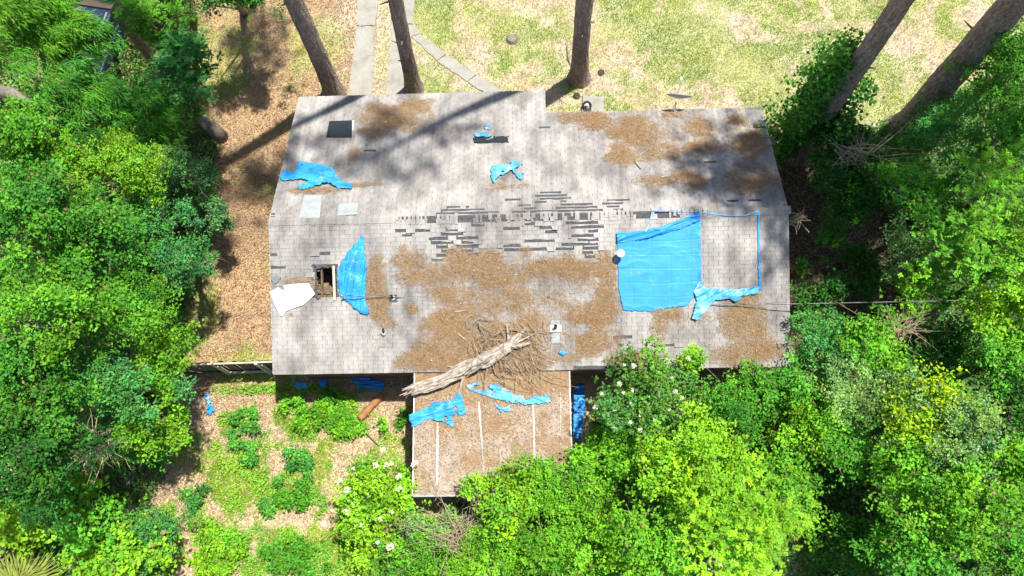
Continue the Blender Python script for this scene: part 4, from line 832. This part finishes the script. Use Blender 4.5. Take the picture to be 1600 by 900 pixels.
def plant(px, py, rx, ry, zc, rz, knd, col, label, name='leafy_tree', cat='tree', group=None, dens=1.0, lobes=None, trunk=True, lr=(.20, .46)):
    c = at(px, py, zc); k = (CAM[2] - zc) / FPX * 1.08 if rx > 30 else (CAM[2] - zc) / FPX; r = (rx * k, ry * k * 1.12, rz); g_ = at(px, py, 0); f_ = .85 if zc > 2 else 0; base = np.array([c[0] + (g_[0] - c[0]) * f_, c[1] + (g_[1] - c[1]) * f_, -.06]); root = thing(name, base, label, cat, group)
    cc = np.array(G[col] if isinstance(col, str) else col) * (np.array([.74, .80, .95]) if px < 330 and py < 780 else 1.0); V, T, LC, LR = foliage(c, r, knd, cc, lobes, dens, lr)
    k_ = V[:, 0, 2] > .02; V = V[k_]; T = T.reshape(-1, 4, 3)[k_].reshape(-1, 3)
    # keep leaves out of the house and above the roof they overhang
    p = V.mean(1); ins = (p[:, 0] > -.1) & (p[:, 0] < L + .1) & (p[:, 1] > -A - .05) & (p[:, 1] < B) & (p[:, 2] < HR - SLP * np.abs(p[:, 1]) + .03)
    ins |= (p[:, 0] > PX0 - .05) & (p[:, 0] < PX1 + .05) & (p[:, 1] > PY1 - .08) & (p[:, 1] < PY0) & (p[:, 2] < pz(p[:, 1]) + .03)
    V = V[~ins]; T = T.reshape(-1, 4, 3)[~ins].reshape(-1, 3)
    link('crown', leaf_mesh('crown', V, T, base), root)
    if trunk: limbs(root, base, c, LC, max(.02, min(.17, .035 * zc)))
    return root, LC, LR
TG, SG = 'woodland trees around the house', 'shrubs and saplings around the house'
def tree(*a, **k): return plant(*a, group=TG, **k)
def shrub(*a, **k): return plant(*a, name='leafy_shrub', cat='shrub', group=SG, **k)
def bamboo(*a, **k): return plant(*a, name='bamboo_clump', cat='bamboo', group='bamboo at the upper left', **k)
bamboo(50, 60, 95, 85, 4.0, 2.2, 'bamboo', 'bright', 'drooping narrow leaved bamboo clump filling the upper left corner')
bamboo(130, 165, 75, 55, 3.6, 2.0, 'bamboo', 'mid', 'darker bamboo clump just below the hidden blue car', dens=.9)
bamboo(225, 205, 75, 65, 3.4, 1.9, 'bamboo', 'mid', 'feathery bamboo clump left of the shaded path, below the large leaved tree')
bamboo(120, 55, 34, 45, 3.8, 1.6, 'bamboo', 'bright', 'small bamboo tuft on the left side of the hidden blue car', dens=.8)
bamboo(168, 62, 26, 34, 3.4, 1.0, 'bamboo', 'mid', 'thin bamboo tuft hanging over the roof of the hidden blue car', dens=.8)
tree(252, 40, 42, 38, 5.6, 1.3, 'pinnate', 'bright', 'large leaved bright tree right of the hidden blue car')
tree(292, 100, 40, 45, 5.0, 1.4, 'pinnate', (.09, .31, .05), 'large leaved tree overhanging the shaded path at upper left')
tree(55, 240, 105, 65, 6.2, 1.8, 'broad', 'bright', 'bright broad crown at the left edge below the bamboo', dens=1.05)
tree(185, 285, 85, 55, 5.8, 1.5, 'fine', 'lime', 'yellow green fine leaved crown beside the bluish shrubs')
tree(60, 365, 110, 85, 7.0, 2.0, 'broad', 'mid', 'wide mid green crown at the left edge, middle of the woods')
tree(175, 395, 80, 70, 6.2, 1.7, 'broad', 'mid', 'mid green crown left of the dark gap among bluish shrubs')
shrub(262, 345, 52, 45, 4.2, 1.4, 'fine', 'blue', 'bluish green bush, largest of the bluish ones at left')
shrub(300, 410, 42, 42, 3.6, 1.3, 'fine', 'blue', 'bluish green bush lowest of the bluish ones at left')
shrub(338, 345, 26, 36, 2.6, 1.1, 'fine', (.085, .235, .085), 'small bluish bush at the edge of the leaf covered side yard')
tree(285, 265, 45, 40, 4.0, 1.3, 'fine', (.07, .21, .06), 'dark bluish crown left of the crumpled gable tarp across the side yard')
tree(80, 490, 110, 75, 7.0, 1.9, 'broad', 'bright', 'bright crown at the left edge with bare twigs showing')
tree(215, 490, 80, 62, 5.2, 1.6, 'fine', 'bright', 'bright fine leaved crown level with the open roof hole')
shrub(272, 560, 44, 55, 3.8, 1.5, 'broad', 'lime', 'lime green sapling hiding the left end of the fence')
tree(70, 605, 95, 70, 6.2, 1.7, 'broad', 'mid', 'mid green crown at the left edge level with the fence')
tree(190, 610, 75, 58, 4.8, 1.5, 'fine', 'blue', 'greyish green crown left of the lime sapling and above dead twigs')
shrub(258, 655, 36, 58, 2.8, 1.3, 'broad', 'lime', 'lime green bush left of the narrow blue scrap on the yard')
tree(65, 725, 100, 75, 5.4, 1.8, 'broad', 'dark', 'dark shaded crown in the lower left woods')
shrub(225, 690, 40, 40, 2.4, 1.0, 'fine', 'mid', 'mid green shrub right of the dead twig bush at lower left')
shrub(60, 800, 75, 45, 2.2, .9, 'vine', 'lime', 'broad leaved vine mound above the palm fronds')
shrub(130, 790, 50, 50, 2.2, 1.0, 'vine', 'bright', 'broad leaved vine mound left of the grey stepping slabs')
shrub(180, 868, 60, 42, 1.6, .7, 'vine', 'lime', 'low vine mound on the bottom edge right of the palm')
shrub(232, 838, 46, 48, 1.3, .7, 'fine', 'blue', 'low bluish bush at the lower left edge of the back yard')
tree(370, 2, 84, 40, 4.2, 1.5, 'broad', (.06, .2, .03), 'dark shaded tree crown at the top edge left of the first pine')  # this crown and the next carry their shade in the leaf colour
tree(290, 4, 46, 44, 4.8, 1.3, 'broad', (.055, .19, .03), 'dark crown at the top edge behind the large leaved tree')
# right
shrub(1300, 205, 46, 46, 2.2, 1.1, 'vine', 'dark', 'vine mass at the foot of the vine wrapped pine')
shrub(1345, 262, 85, 60, 2.2, 1.2, 'broad', 'dark', 'dark tangled thicket between the two right hand pines and the roof')
shrub(1470, 215, 58, 55, 3.0, 1.3, 'fine', 'blue', 'blue green bush right at the foot of the thickest pine')
tree(1562, 110, 72, 62, 4.6, 1.6, 'broad', 'mid', 'mid green crown at the right edge beyond the thickest pine')
tree(1555, 215, 62, 50, 4.2, 1.5, 'broad', 'mid', 'mid green crown at the right edge with pale flower tufts')
tree(1540, 300, 56, 42, 5.0, 1.2, 'feather', 'bright', 'feathery light green crown at the right edge, upper of two')
tree(1440, 335, 52, 42, 3.8, 1.2, 'broad', 'mid', 'airy sapling in the dark hollow right of the gable', dens=.8)
tree(1508, 392, 58, 46, 4.6, 1.2, 'feather', 'bright', 'feathery light green crown lower down, above the cable end')
shrub(1405, 405, 48, 42, 3.0, 1.0, 'fine', 'grey', 'thin grey green sapling in the dark hollow above the cable', dens=.55)
tree(1588, 405, 40, 55, 5.0, 1.4, 'broad', 'bright', 'bright crown cut by the right edge level with the large tarp')
tree(1562, 490, 58, 48, 4.0, 1.3, 'broad', 'lime', 'lime crown at the right edge where the cable ends')
shrub(1445, 452, 48, 34, 3.0, .9, 'feather', 'bright', 'light green feathery bush right under the cable in the hollow')
shrub(1290, 372, 20, 24, 1.0, .6, 'feather', 'mid', 'small fern like bush in the dark hollow beside the gable')
shrub(1252, 420, 10, 16, .5, .4, 'broad', 'mid', 'tiny weed at the foot of the right gable wall', trunk=False)
shrub(1275, 545, 48, 38, 2.6, 1.1, 'fine', 'blue', 'blue green bush beyond the lower right corner of the roof')
tree(1350, 548, 52, 42, 3.2, 1.2, 'broad', 'bright', 'bright sapling below the cable, right of the roof corner')
tree(1335, 605, 66, 42, 3.6, 1.2, 'fine', 'grey', 'grey green fine leaved crown below the bright sapling')
shrub(1180, 622, 66, 42, 2.4, 1.0, 'broad', 'mid', 'mid green shrub under the right end of the yard eave')
shrub(1245, 650, 56, 45, 2.8, 1.1, 'broad', 'bright', 'bright yellowish shrub right of the one under the eave end')
shrub(1120, 655, 55, 48, 2.6, 1.1, 'fine', 'mid', 'soft green shrub right of the white flowering privet')
shrub(955, 715, 62, 45, 2.3, 1.0, 'broad', 'bright', 'bright shrub against the right side of the porch')
tree(1075, 735, 85, 68, 4.0, 1.4, 'broad', 'lime', 'lime green tree, widest in front of the right half of the house')
tree(1150, 830, 85, 68, 4.4, 1.4, 'feather', 'lime', 'feathery lime tree at the bottom edge right of the centre')
tree(1010, 845, 78, 62, 3.6, 1.3, 'broad', 'bright', 'bright tree at the bottom edge below the shrub beside the porch')
shrub(890, 795, 66, 58, 2.4, 1.0, 'fine', 'bright', 'bright fine leaved shrub off the lower right corner of the porch')
shrub(800, 778, 48, 40, 2.6, .9, 'broad', 'lime', 'lime sapling growing over the front edge of the porch roof')
shrub(790, 862, 70, 45, 1.8, .9, 'fine', 'bright', 'low bright shrub on the bottom edge below the porch sapling')
shrub(905, 878, 62, 40, 2.0, .9, 'feather', 'bright', 'low feathery shrub on the bottom edge right of the centre line')
shrub(655, 885, 58, 34, 1.3, .7, 'fine', 'mid', 'low green shrub on the bottom edge under the white flowering viburnum')
tree(1440, 640, 56, 52, 4.2, 1.3, 'broad', 'gold', 'golden green crown left of the grey green one at lower right')
tree(1490, 690, 66, 56, 4.6, 1.4, 'fine', 'grey', 'grey green crown, larger of the grey ones, at lower right')
tree(1405, 735, 52, 50, 3.8, 1.2, 'broad', 'bright', 'bright crown right of the dark gap at lower right')
tree(1490, 800, 75, 60, 5.0, 1.5, 'broad', 'bright', 'bright wide crown below the larger grey green one')
tree(1415, 862, 58, 48, 4.0, 1.3, 'broad', 'mid', 'mid green crown at the bottom edge right of the dark gap')
shrub(1570, 640, 48, 62, 2.8, 1.2, 'broad', 'dark', 'dark shrub at the right edge in the lower woods')
tree(1580, 760, 48, 56, 5.0, 1.4, 'broad', 'bright', 'bright crown cut by the right edge in the lower right corner')
tree(1580, 868, 50, 45, 4.8, 1.3, 'fine', 'mid', 'fine leaved crown filling the lower right corner')
shrub(1305, 700, 52, 42, 2.4, 1.0, 'broad', 'mid', 'mid green shrub just above the dark gap at lower right', dens=.8)
shrub(1335, 858, 55, 36, 1.5, .8, 'broad', 'dark', 'dark low shrub in the dark gap at the bottom edge')
tree(1560, 560, 56, 34, 3.6, 1.1, 'broad', 'mid', 'mid green crown at the right edge below where the cable ends')
shrub(1480, 555, 50, 36, 1.8, .8, 'broad', 'dark', 'dark twiggy shrub below the cable at right')
# undergrowth on the woodland floor
def undergrowth():
    WOODS = [[(-60, -60), (300, -60), (300, 150), (345, 200), (345, 300), (330, 420), (300, 480), (290, 560), (275, 640), (262, 740), (225, 820), (255, 960), (-60, 960)], [(1265, 215), (1420, 190), (1640, 60), (1640, 960), (700, 960), (700, 790), (900, 770), (930, 640), (1235, 605), (1260, 520), (1400, 480), (1380, 330), (1280, 290)]]
    for poly, nm, n in zip(WOODS, ('left', 'right'), (52000, 60000)):
        q = [tuple(at(x, y)[:2]) for x, y in poly]; lo, hi = np.min(q, 0), np.max(q, 0); x = rng.uniform(lo[0], hi[0], n * 2); y = rng.uniform(lo[1], hi[1], n * 2); k = inpoly(x, y, q) & ~in_house(x, y) & ~((x > PX0) & (x < PX1) & (y > PY1) & (y < -3)); x, y = x[k][:n], y[k][:n]; n = len(x)
        z = .08 + 1.0 * fbm(x * .9, y * .9, 91, 3) * rng.uniform(.1, 1, n); d = rng.normal(0, 1, (n, 3)) * np.array([1, 1, .4]); V = leaf_arrays(np.stack([x, y, z], 1), d, np.array([0, 0, 1.0]) + rng.normal(0, .4, (n, 3)), rng.uniform(.09, .17, n), rng.uniform(.06, .11, n))
        t = np.array([.07, .20, .03]) * rng.uniform(.5, 1.5, (n, 1)) * (.5 + fbm(x * 1.5, y * 1.5, 95, 2))[:, None]; o = link('undergrowth', leaf_mesh('undergrowth', V, np.repeat(t, 4, 0), np.zeros(3))); tag(o, 'low green undergrowth on the woodland floor at the ' + nm, 'undergrowth'); kind(o, 'stuff')
undergrowth()
def pix(P):
    s = (np.array(P, float) - CAM) @ CR; return 800 + FPX * s[0] / -s[2], 450 - FPX * s[1] / -s[2]
for P, rx, ry, lab in (((1.2, 11.2, 13), 150, 140, 'tall broad crown beyond the top edge that shades the side yard'), ((-2.6, 11.6, 12), 130, 120, 'tall broad crown beyond the top edge behind the dark trees')):
    x_, y_ = pix(P); tree(x_, y_, rx, ry, P[2], 1.4, 'broad', 'mid', lab, dens=.45)
shrub(700, 868, 60, 34, 1.5, .8, 'fine', 'bright', 'low green shrub under the bare tan brush below the porch')
shrub(675, 815, 34, 30, 1.6, .7, 'fine', 'grey', 'greyish sapling between viburnum and bare brush at the porch corner', dens=.7)
shrub(745, 760, 22, 24, 2.6, .5, 'broad', 'lime', 'slender lime shoot leaning over the porch roof front', dens=.7)
shrub(850, 745, 36, 26, 2.5, .6, 'broad', 'bright', 'bright shoots over the lower right part of the porch roof', dens=.8)
tree(1230, 765, 50, 50, 3.4, 1.2, 'broad', 'bright', 'bright crown between the widest lime tree and the dark gap')
tree(1275, 480, 34, 28, 1.0, .6, 'broad', 'dark', 'dark low sapling under the cable beside the gable')
shrub(1330, 430, 60, 40, .6, .5, 'broad', 'dark', 'dark low growth added to darken the floor of the hollow beside the gable', dens=.6, trunk=False)  # dark leaves, like the sapling's above, added to darken the shaded hollow
shrub(1310, 320, 50, 36, 1.6, .9, 'broad', 'dark', 'dark thicket nearest the right end of the ridge', dens=.8)
tree(1405, 300, 46, 40, 3.6, 1.2, 'fine', 'mid', 'mid green crown below the thickest pine beside the dark thicket')
def yard_weeds():
    n = 60000; x = rng.uniform(-8.5, 5.5, n); y = rng.uniform(-11.5, -4.2, n); g = greenness(x, y) * np.clip(fbm(x * 1.9 + 5, y * 1.9, 131, 4) * 3.2 - 1.15, 0, 1); k = (rng.random(n) < g) & ~in_house(x, y) & ~((x > PX0) & (x < PX1)); x, y, g = x[k], y[k], g[k]; n = len(x)
    z = .02 + .22 * g * rng.uniform(.2, 1, n); V = leaf_arrays(np.stack([x, y, z], 1), rng.normal(0, 1, (n, 3)) * np.array([1, 1, .35]), np.array([0, 0, 1.0]) + rng.normal(0, .4, (n, 3)), rng.uniform(.06, .13, n), rng.uniform(.035, .07, n))
    hue = fbm(x * .8, y * .8, 137, 2)[:, None]; t = (np.array([.34, .56, .035]) * (1 - hue) + np.array([.13, .40, .05]) * hue) * rng.uniform(.6, 1.3, (n, 1)); o = link('yard_weeds', leaf_mesh('yard_weeds', V, np.repeat(t, 4, 0), np.zeros(3))); tag(o, 'low bright weeds merging in patches over the back yard', 'weeds'); kind(o, 'stuff')
yard_weeds()
# low weeds of the back yard
for i, (x, y, rx, ry, cl, lab) in enumerate(((380, 660, 27, 21, 'blue', 'upper of two dark leafy weed clumps in the left back yard'), (387, 710, 24, 26, 'blue', 'lower of two dark leafy weed clumps in the left back yard'), (470, 722, 26, 28, 'blue', 'dark leafy weed clump left of the bare brown patch'),
        (500, 655, 55, 26, 'bright', 'wide bright weed patch in front of the shaded eave'), (530, 625, 45, 16, 'mid', 'weed strip along the shade line of the eave'), (548, 662, 26, 22, 'bright', 'weed clump at the lower end of the reddish log'), (458, 628, 26, 14, 'bright', 'small weed clump at the left start of the eave shade'),
        (310, 773, 26, 18, 'blue', 'dark weed clump beside the bare sandy patch at lower left'), (470, 775, 40, 22, 'mid', 'weed clump left of the white flowering viburnum'), (350, 860, 50, 34, 'lime', 'lime weed patch near the bottom edge of the yard'), (450, 872, 55, 28, 'mid', 'mid green weed patch on the bottom edge of the yard'),
        (600, 665, 9, 9, 'bright', 'tiny weed on the brick rubble left of the porch'), (410, 790, 26, 14, 'blue', 'small dark weed clump in the lime grass'), (628, 655, 8, 20, 'mid', 'weed against the left side of the porch'))):
    plant(x, y, rx, ry, .22, .2, 'broad', (.11, .37, .05) if cl == 'blue' else cl, lab, 'weed_clump', 'weeds', 'weeds in the back yard', dens=.75, trunk=False, lr=(.08, .22))
# flowering shrubs
def flower_heads(root, LC, LR, n, rad, pts=None):
    m = MB(); V = []; F = []; k = 46
    e = unit(rng.normal(0, 1, (k, 3))); e[:, 2] = np.abs(e[:, 2]); p = e * rad * np.array([1, 1, .6]) * rng.uniform(.6, 1, (k, 1)); d = unit(rng.normal(0, 1, (k, 3))); Q = leaf_arrays(p, d, e + .2, np.full(k, rad * .55), np.full(k, rad * .5))
    b = np.arange(k)[:, None] * 4; me = npmesh('flower_head', Q.reshape(-1, 3), np.concatenate([b + np.array([0, 1, 2]), b + np.array([0, 2, 3])], 0), M['flower']); o0 = worldloc(root)
    for p in pts:
        o = link('flower_head', me, root); o.location = Vector(p - o0); s = rng.uniform(.4, .85); o.scale = (s, s, s); o.rotation_euler = (rng.normal(0, .3), rng.normal(0, .3), rng.uniform(0, 6))
root, LC, LR = plant(592, 788, 66, 66, 1.7, .9, 'broad', 'lime', 'lime viburnum with round white flower heads left of the porch front', 'flowering_shrub', 'shrub', SG)
flower_heads(root, LC, LR, 0, .13, [at(x, y, 2.62) for x, y in ((530, 752), (542, 766), (552, 732), (574, 775), (581, 760), (612, 724), (604, 728), (586, 727), (592, 745), (623, 745), (624, 764), (541, 800), (563, 820), (594, 811), (610, 855), (590, 847), (648, 725), (506, 818), (520, 798), (598, 702), (612, 800))])
root, LC, LR = plant(1000, 620, 74, 62, 3.2, 1.0, 'broad', (.10, .27, .04), 'tall white flowering privet overhanging the yard eave', 'flowering_shrub', 'shrub', SG)
flower_heads(root, LC, LR, 0, .10, [at(x, y, 4.2) for x, y in ((975, 615), (990, 610), (1005, 600), (1012, 640), (1000, 650), (985, 660), (960, 640), (945, 650), (975, 570), (990, 572), (1010, 565), (1040, 562), (1050, 590), (1030, 615), (1066, 622), (1055, 612), (930, 638), (940, 615), (960, 668), (1000, 672), (1022, 655), (968, 600), (1046, 640), (1010, 585), (985, 630), (1075, 560))])
plant(1070, 560, 22, 22, 3.4, .6, 'broad', 'lime', 'lime shoot of privet rising over the roof edge', 'leafy_shrub', 'shrub', SG)
# fan palm at the lower left corner
pb = at(30, 905, 0); palm = thing('fan_palm', pb, 'yellow green fan palm fronds at the bottom left corner', 'palm'); hub = at(28, 915, 1.4)
MB().tube([pb - dz(.05), hub], [.10, .07], 9).build('trunk', M['branch'], palm)
for f_, (x, y) in enumerate(((15, 872), (40, 868), (62, 878), (85, 890), (100, 905), (-15, 880), (30, 885))):
    tip = at(x, y, 1.9 + .12 * (f_ % 3)); d = tip - hub; sd = unit(np.cross(d, [0, 0, 1.0])); V = []; n = 16
    for k in range(n):
        s = (k / (n - 1) - .5) * 2; dd = unit(d * (1 - .25 * abs(s)) + sd * s * np.linalg.norm(d) * .75 + np.array([0, 0, .1 * (k % 2)])); V.append((hub + d * .25, dd, np.linalg.norm(d) * (1.0 - .3 * abs(s))))
    P = np.array([v[0] for v in V]); D = np.array([v[1] for v in V]); l = np.array([v[2] for v in V]); Q = leaf_arrays(P, D, np.tile([0, 0, 1.0], (n, 1)) + rng.normal(0, .25, (n, 3)), l, np.full(n, .05))
    link('frond', leaf_mesh('frond', Q, np.repeat(np.array([[.36, .42, .09]]) * rng.uniform(.8, 1.2, (n, 1)), 4, 0), worldloc(palm)), palm)
# dead twiggy bushes
def dead_bush(px, py, rx, ry, zc, label, n=70, rad=.016):
    base = np.array([*at(px, py, 0)[:2], -.05]); c = at(px, py, zc); k = (CAM[2] - zc) / FPX; root = thing('dead_bush', base, label, 'dead bush', 'dead twiggy bushes'); stems = MB(); tw = MB()
    for i in range(7): stems.tube([base + rng.normal(0, .04, 3) * np.array([1, 1, 0]), (base + c) / 2 + rng.normal(0, .15, 3), c + rng.normal(0, .2, 3)], [.03, .024, .014], 6)
    for i in range(n):
        s = c + rng.normal(0, .3, 3) * np.array([rx * k, ry * k, .6]); e = c + rng.normal(0, .75, 3) * np.array([rx * k, ry * k, .45]); mid = (s + e) / 2 + rng.normal(0, .12, 3) + dz(.12); t = np.linspace(0, 1, 7)[:, None]
        for z in (s, mid, e): z[2] = max(z[2], .1)
        P = s * (1 - t) ** 2 + 2 * mid * t * (1 - t) + e * t * t; tw.tube(P, np.linspace(rad * rng.uniform(.5, 1), .004, 7), 4, False)
        for _ in range(2): q = P[rng.integers(2, 6)]; e2 = q + rng.normal(0, .18, 3); tw.tube([q, (q + e2) / 2 + rng.normal(0, .03, 3), e2], [.006, .005, .003], 4, False)
    stems.build('stems', M['twig'], root); tw.build('twigs', M['twig'], root); return root
dead_bush(715, 838, 66, 45, 2.2, 'bare tan brush below the front edge of the porch roof', 90, .012)
dead_bush(742, 775, 26, 14, 2.5, 'small bare twigs lying on the front edge of the porch roof', 40, .010)
dead_bush(150, 700, 34, 34, 5.2, 'grey dead twigs poking from the lower left woods', 70)
dead_bush(1405, 515, 45, 30, 3.0, 'grey bare twigs in the hollow below the cable', 60)
dead_bush(1340, 240, 60, 34, 3.4, 'grey bare branches over the dark thicket between pines and roof', 50, .02)
dead_bush(1243, 345, 10, 26, 3.3, 'pale bare twigs at the right end of the ridge', 12, .02)
dead_bush(45, 515, 40, 30, 8.0, 'grey bare twigs above the crown at the left edge', 26)
for q in (((170, 800), (200, 770), (190, 745)), ):
    root = thing('stepping_slabs', at(195, 775), 'grey concrete slabs half hidden in shade between the lower left bushes', 'slabs')
    for pts in ([(190, 735), (222, 740), (215, 762), (192, 760)], [(185, 775), (214, 772), (214, 806), (200, 803)], [(168, 790), (182, 786), (184, 800), (170, 802)]): MB().prism([at(x, y, -.03) for x, y in pts], (0, 0, 1), .09).build('slab', M['concrete'], root)
# ------------------------------------------------------------------ pines
def needle_tufts(C, n_per, ln):
    n = len(C) * n_per; ci = np.repeat(np.arange(len(C)), n_per); d = unit(rng.normal(0, 1, (n, 3)) + np.array([0, 0, .35])); P = C[ci] + rng.normal(0, .10, (n, 3)); return leaf_arrays(P, d, rng.normal(0, 1, (n, 3)), np.full(n, ln) * rng.uniform(.7, 1.2, n), np.full(n, .045))
def pine(b0, t0, ztop, r0, label, crown_z, nb, spread, dens=34):
    """b0 photo point of the foot, t0 photo point the trunk passes, at height found along the vertical"""
    base = at(*b0, 0); best = min(np.linspace(.5, 14, 140), key=lambda z: abs(_py(base, z) - t0[1])); top_dir = at(*t0, best) - base; lean = top_dir[:2] / best; lean = np.clip(lean, -.06, .06)
    root = thing('pine_tree', base - dz(.1), label, 'pine tree', 'tall pines round the house'); nz = 170; ns = 44; z = np.linspace(-.1, ztop, nz); th = np.linspace(0, 2 * np.pi, ns, endpoint=False); TH, Z = np.meshgrid(th, z)
    r = r0 * (1 - .62 * np.clip(z / ztop, 0, 1)) + .15 * np.exp(-np.maximum(z, 0) / .4) * r0 / .3; px = base[0] + lean[0] * z + .05 * np.sin(z * .35 + base[0]); py = base[1] + lean[1] * z + .05 * np.cos(z * .3)
    seed = int(base[0] * 7) + 50; pl_ = np.abs(2 * vnoise(np.cos(TH) * 3 + np.sin(TH) * 2.2 + 40 + fbm(Z * 1.5, TH, seed, 2) * 1.2, Z * 1.1 + np.sin(TH) * 2, seed) - 1) ; crk = np.abs(2 * vnoise(TH * 9 / 3.14159 * 1.0 + vnoise(Z * 2, TH * 0, seed) * 1.5, Z * 1.6, seed + 4) - 1)
    R = r[:, None] * (.94 + .07 * pl_ + .06 * crk + rng.normal(0, .006, TH.shape)); V = np.stack([px[:, None] + np.cos(TH) * R, py[:, None] + np.sin(TH) * R, Z], -1)
    i = np.arange((nz - 1) * ns); q, k = i // ns, i % ns; F = np.stack([q * ns + k, q * ns + (k + 1) % ns, (q + 1) * ns + (k + 1) % ns, (q + 1) * ns + k], 1); link('trunk', npmesh('trunk', V.reshape(-1, 3) - worldloc(root), F, M['bark']), root)
    C = []; m = MB()
    for j in range(nb):
        zb = crown_z + (ztop - crown_z) * (j + rng.random()) / nb; fz = (zb - crown_z) / (ztop - crown_z); a = j * 2.4 + rng.normal(0, .4); ln = spread * (.45 + .75 * math.sin(math.pi * min(1, .25 + fz * .75))) * rng.uniform(.7, 1.15)
        s = np.array([np.interp(zb, z, px), np.interp(zb, z, py), zb]); e = s + np.array([math.cos(a) * ln, math.sin(a) * ln, ln * rng.uniform(.05, .35)]); mid = (s + e) / 2 + dz(-.15); t = np.linspace(0, 1, 6)[:, None]; P = s * (1 - t) ** 2 + 2 * mid * t * (1 - t) + e * t * t; m.tube(P, np.linspace(.06, .012, 6), 5, False)
        for _ in range(int(4 + ln * 5)):
            f = rng.uniform(.35, 1.02); q_ = s + (e - s) * f; tip = q_ + rng.normal(0, .38, 3) * np.array([1, 1, .5]); m.tube([q_, tip], [.014, .006], 4, False); C.append(tip)
    for j in range(7):
        zs = 1.2 + j * 1.1 + rng.random(); a = rng.uniform(0, 6.28); s = np.array([np.interp(zs, z, px) + math.cos(a) * np.interp(zs, z, r) * .9, np.interp(zs, z, py) + math.sin(a) * np.interp(zs, z, r) * .9, zs]); ln = rng.uniform(.10, .38)
        MB().tube([s, s + np.array([math.cos(a), math.sin(a), .25]) * ln], [.035, .012], 6).build('branch_stub', M['branch'], root)
    m.build('branches', M['branch'], root); C = np.array(C); Q = needle_tufts(C, dens, .26); link('crown', leaf_mesh('crown', Q, np.repeat(np.array([[.055, .14, .035]]) * rng.uniform(.7, 1.3, (len(Q), 1)), 4, 0), worldloc(root)), root); return root, base, lean
def _py(b, z):
    q = (np.array([b[0], b[1], z]) - CAM) @ CR; return 450 - FPX * q[1] / -q[2]
pine((521, 148), (457, 0), 25, .33, 'first pine from the left, leaning over the driveway strip', 15, 16, 2.4)
pine((648, 141), (620, 0), 26, .27, 'second pine from the left, between driveway strip and front walk', 20, 7, 1.5)
pine((905, 124), (916, 0), 30, .31, 'middle pine standing alone on the front lawn', 25, 8, 1.5)
p4 = pine((1250, 242), (1405, 0), 20, .36, 'right hand pine wrapped in climbing vine', 10.5, 14, 1.7)
pine((1408, 208), (1590, 0), 24, .50, 'thickest pine, farthest right, with bare grey bark', 10.5, 34, 3.4, 60)
# climbing vine on the fourth pine
b = p4[1]; n = 430; z = rng.uniform(.3, 6.2, n) ** 1.0; th = rng.uniform(1.5, 3.7, n); rr = .42 + np.abs(rng.normal(0, .42, n)) * np.clip(1.4 - z * .12, .4, 1.2); C = np.stack([b[0] + p4[2][0] * z + np.cos(th) * rr, b[1] + p4[2][1] * z + np.sin(th) * rr, z], 1)
per = 16; ci = np.repeat(np.arange(n), per); nn = n * per; P = C[ci] + rng.normal(0, .13, (nn, 3)); Q = leaf_arrays(P, rng.normal(0, 1, (nn, 3)) + np.array([0, 0, -.3]), np.array([-.2, -.2, .8]) + rng.normal(0, .5, (nn, 3)), rng.uniform(.09, .16, nn), rng.uniform(.07, .12, nn))
vine = thing('climbing_vine', b, 'leafy dark green vine climbing the second pine from the right', 'vine'); link('leaves', leaf_mesh('leaves', Q, np.repeat(np.array([[.08, .25, .03]]) * (rng.uniform(.5, 1.5, (n, 1))[ci] * rng.uniform(.6, 1.5, (nn, 1))), 4, 0), b), vine)
m = MB()
for k in range(4):
    zz = np.linspace(0, 6.5, 24); a = 2.2 + k * .6 + .35 * np.sin(zz * .8 + k); m.tube(np.stack([b[0] + p4[2][0] * zz + np.cos(a) * .38, b[1] + p4[2][1] * zz + np.sin(a) * .38, zz], 1), np.linspace(.03, .012, 24), 5)
m.build('stems', M['branch'], vine)
# grey limbs seen in the left woods
for pts, r, lab in ((((-10, 138), (18, 146), (48, 160)), .2, 'thick pale grey trunk crossing the left edge'), (((190, -14), (206, -2), (222, 10)), .16, 'pale trunk end at the top edge beside the hidden car')):
    K = [at(x, y, 5.8 + .3 * i) for i, (x, y) in enumerate(pts)]; bs = np.array([K[0][0] - 1.2, K[0][1] + .6, -.1]); root = thing('bare_tree', bs, lab, 'tree'); MB().tube([bs, np.array([bs[0], bs[1], 4.0]), K[0] - dz(.15), K[1], K[2]], [r * 1.15, r * 1.05, r, r * .9, r * .3], 12).build('trunk', M['branch'], root, True)
c = at(345, 215, 0); o = thing('stump', c - dz(.05), 'leaning dark stump at the left edge of the side yard', 'stump'); MB().tube([c - dz(.05), c + np.array([-.12, .1, .5]), c + np.array([-.3, .22, 1.0])], [.3, .24, .22], 12).build('wood', M['branch'], o, True)
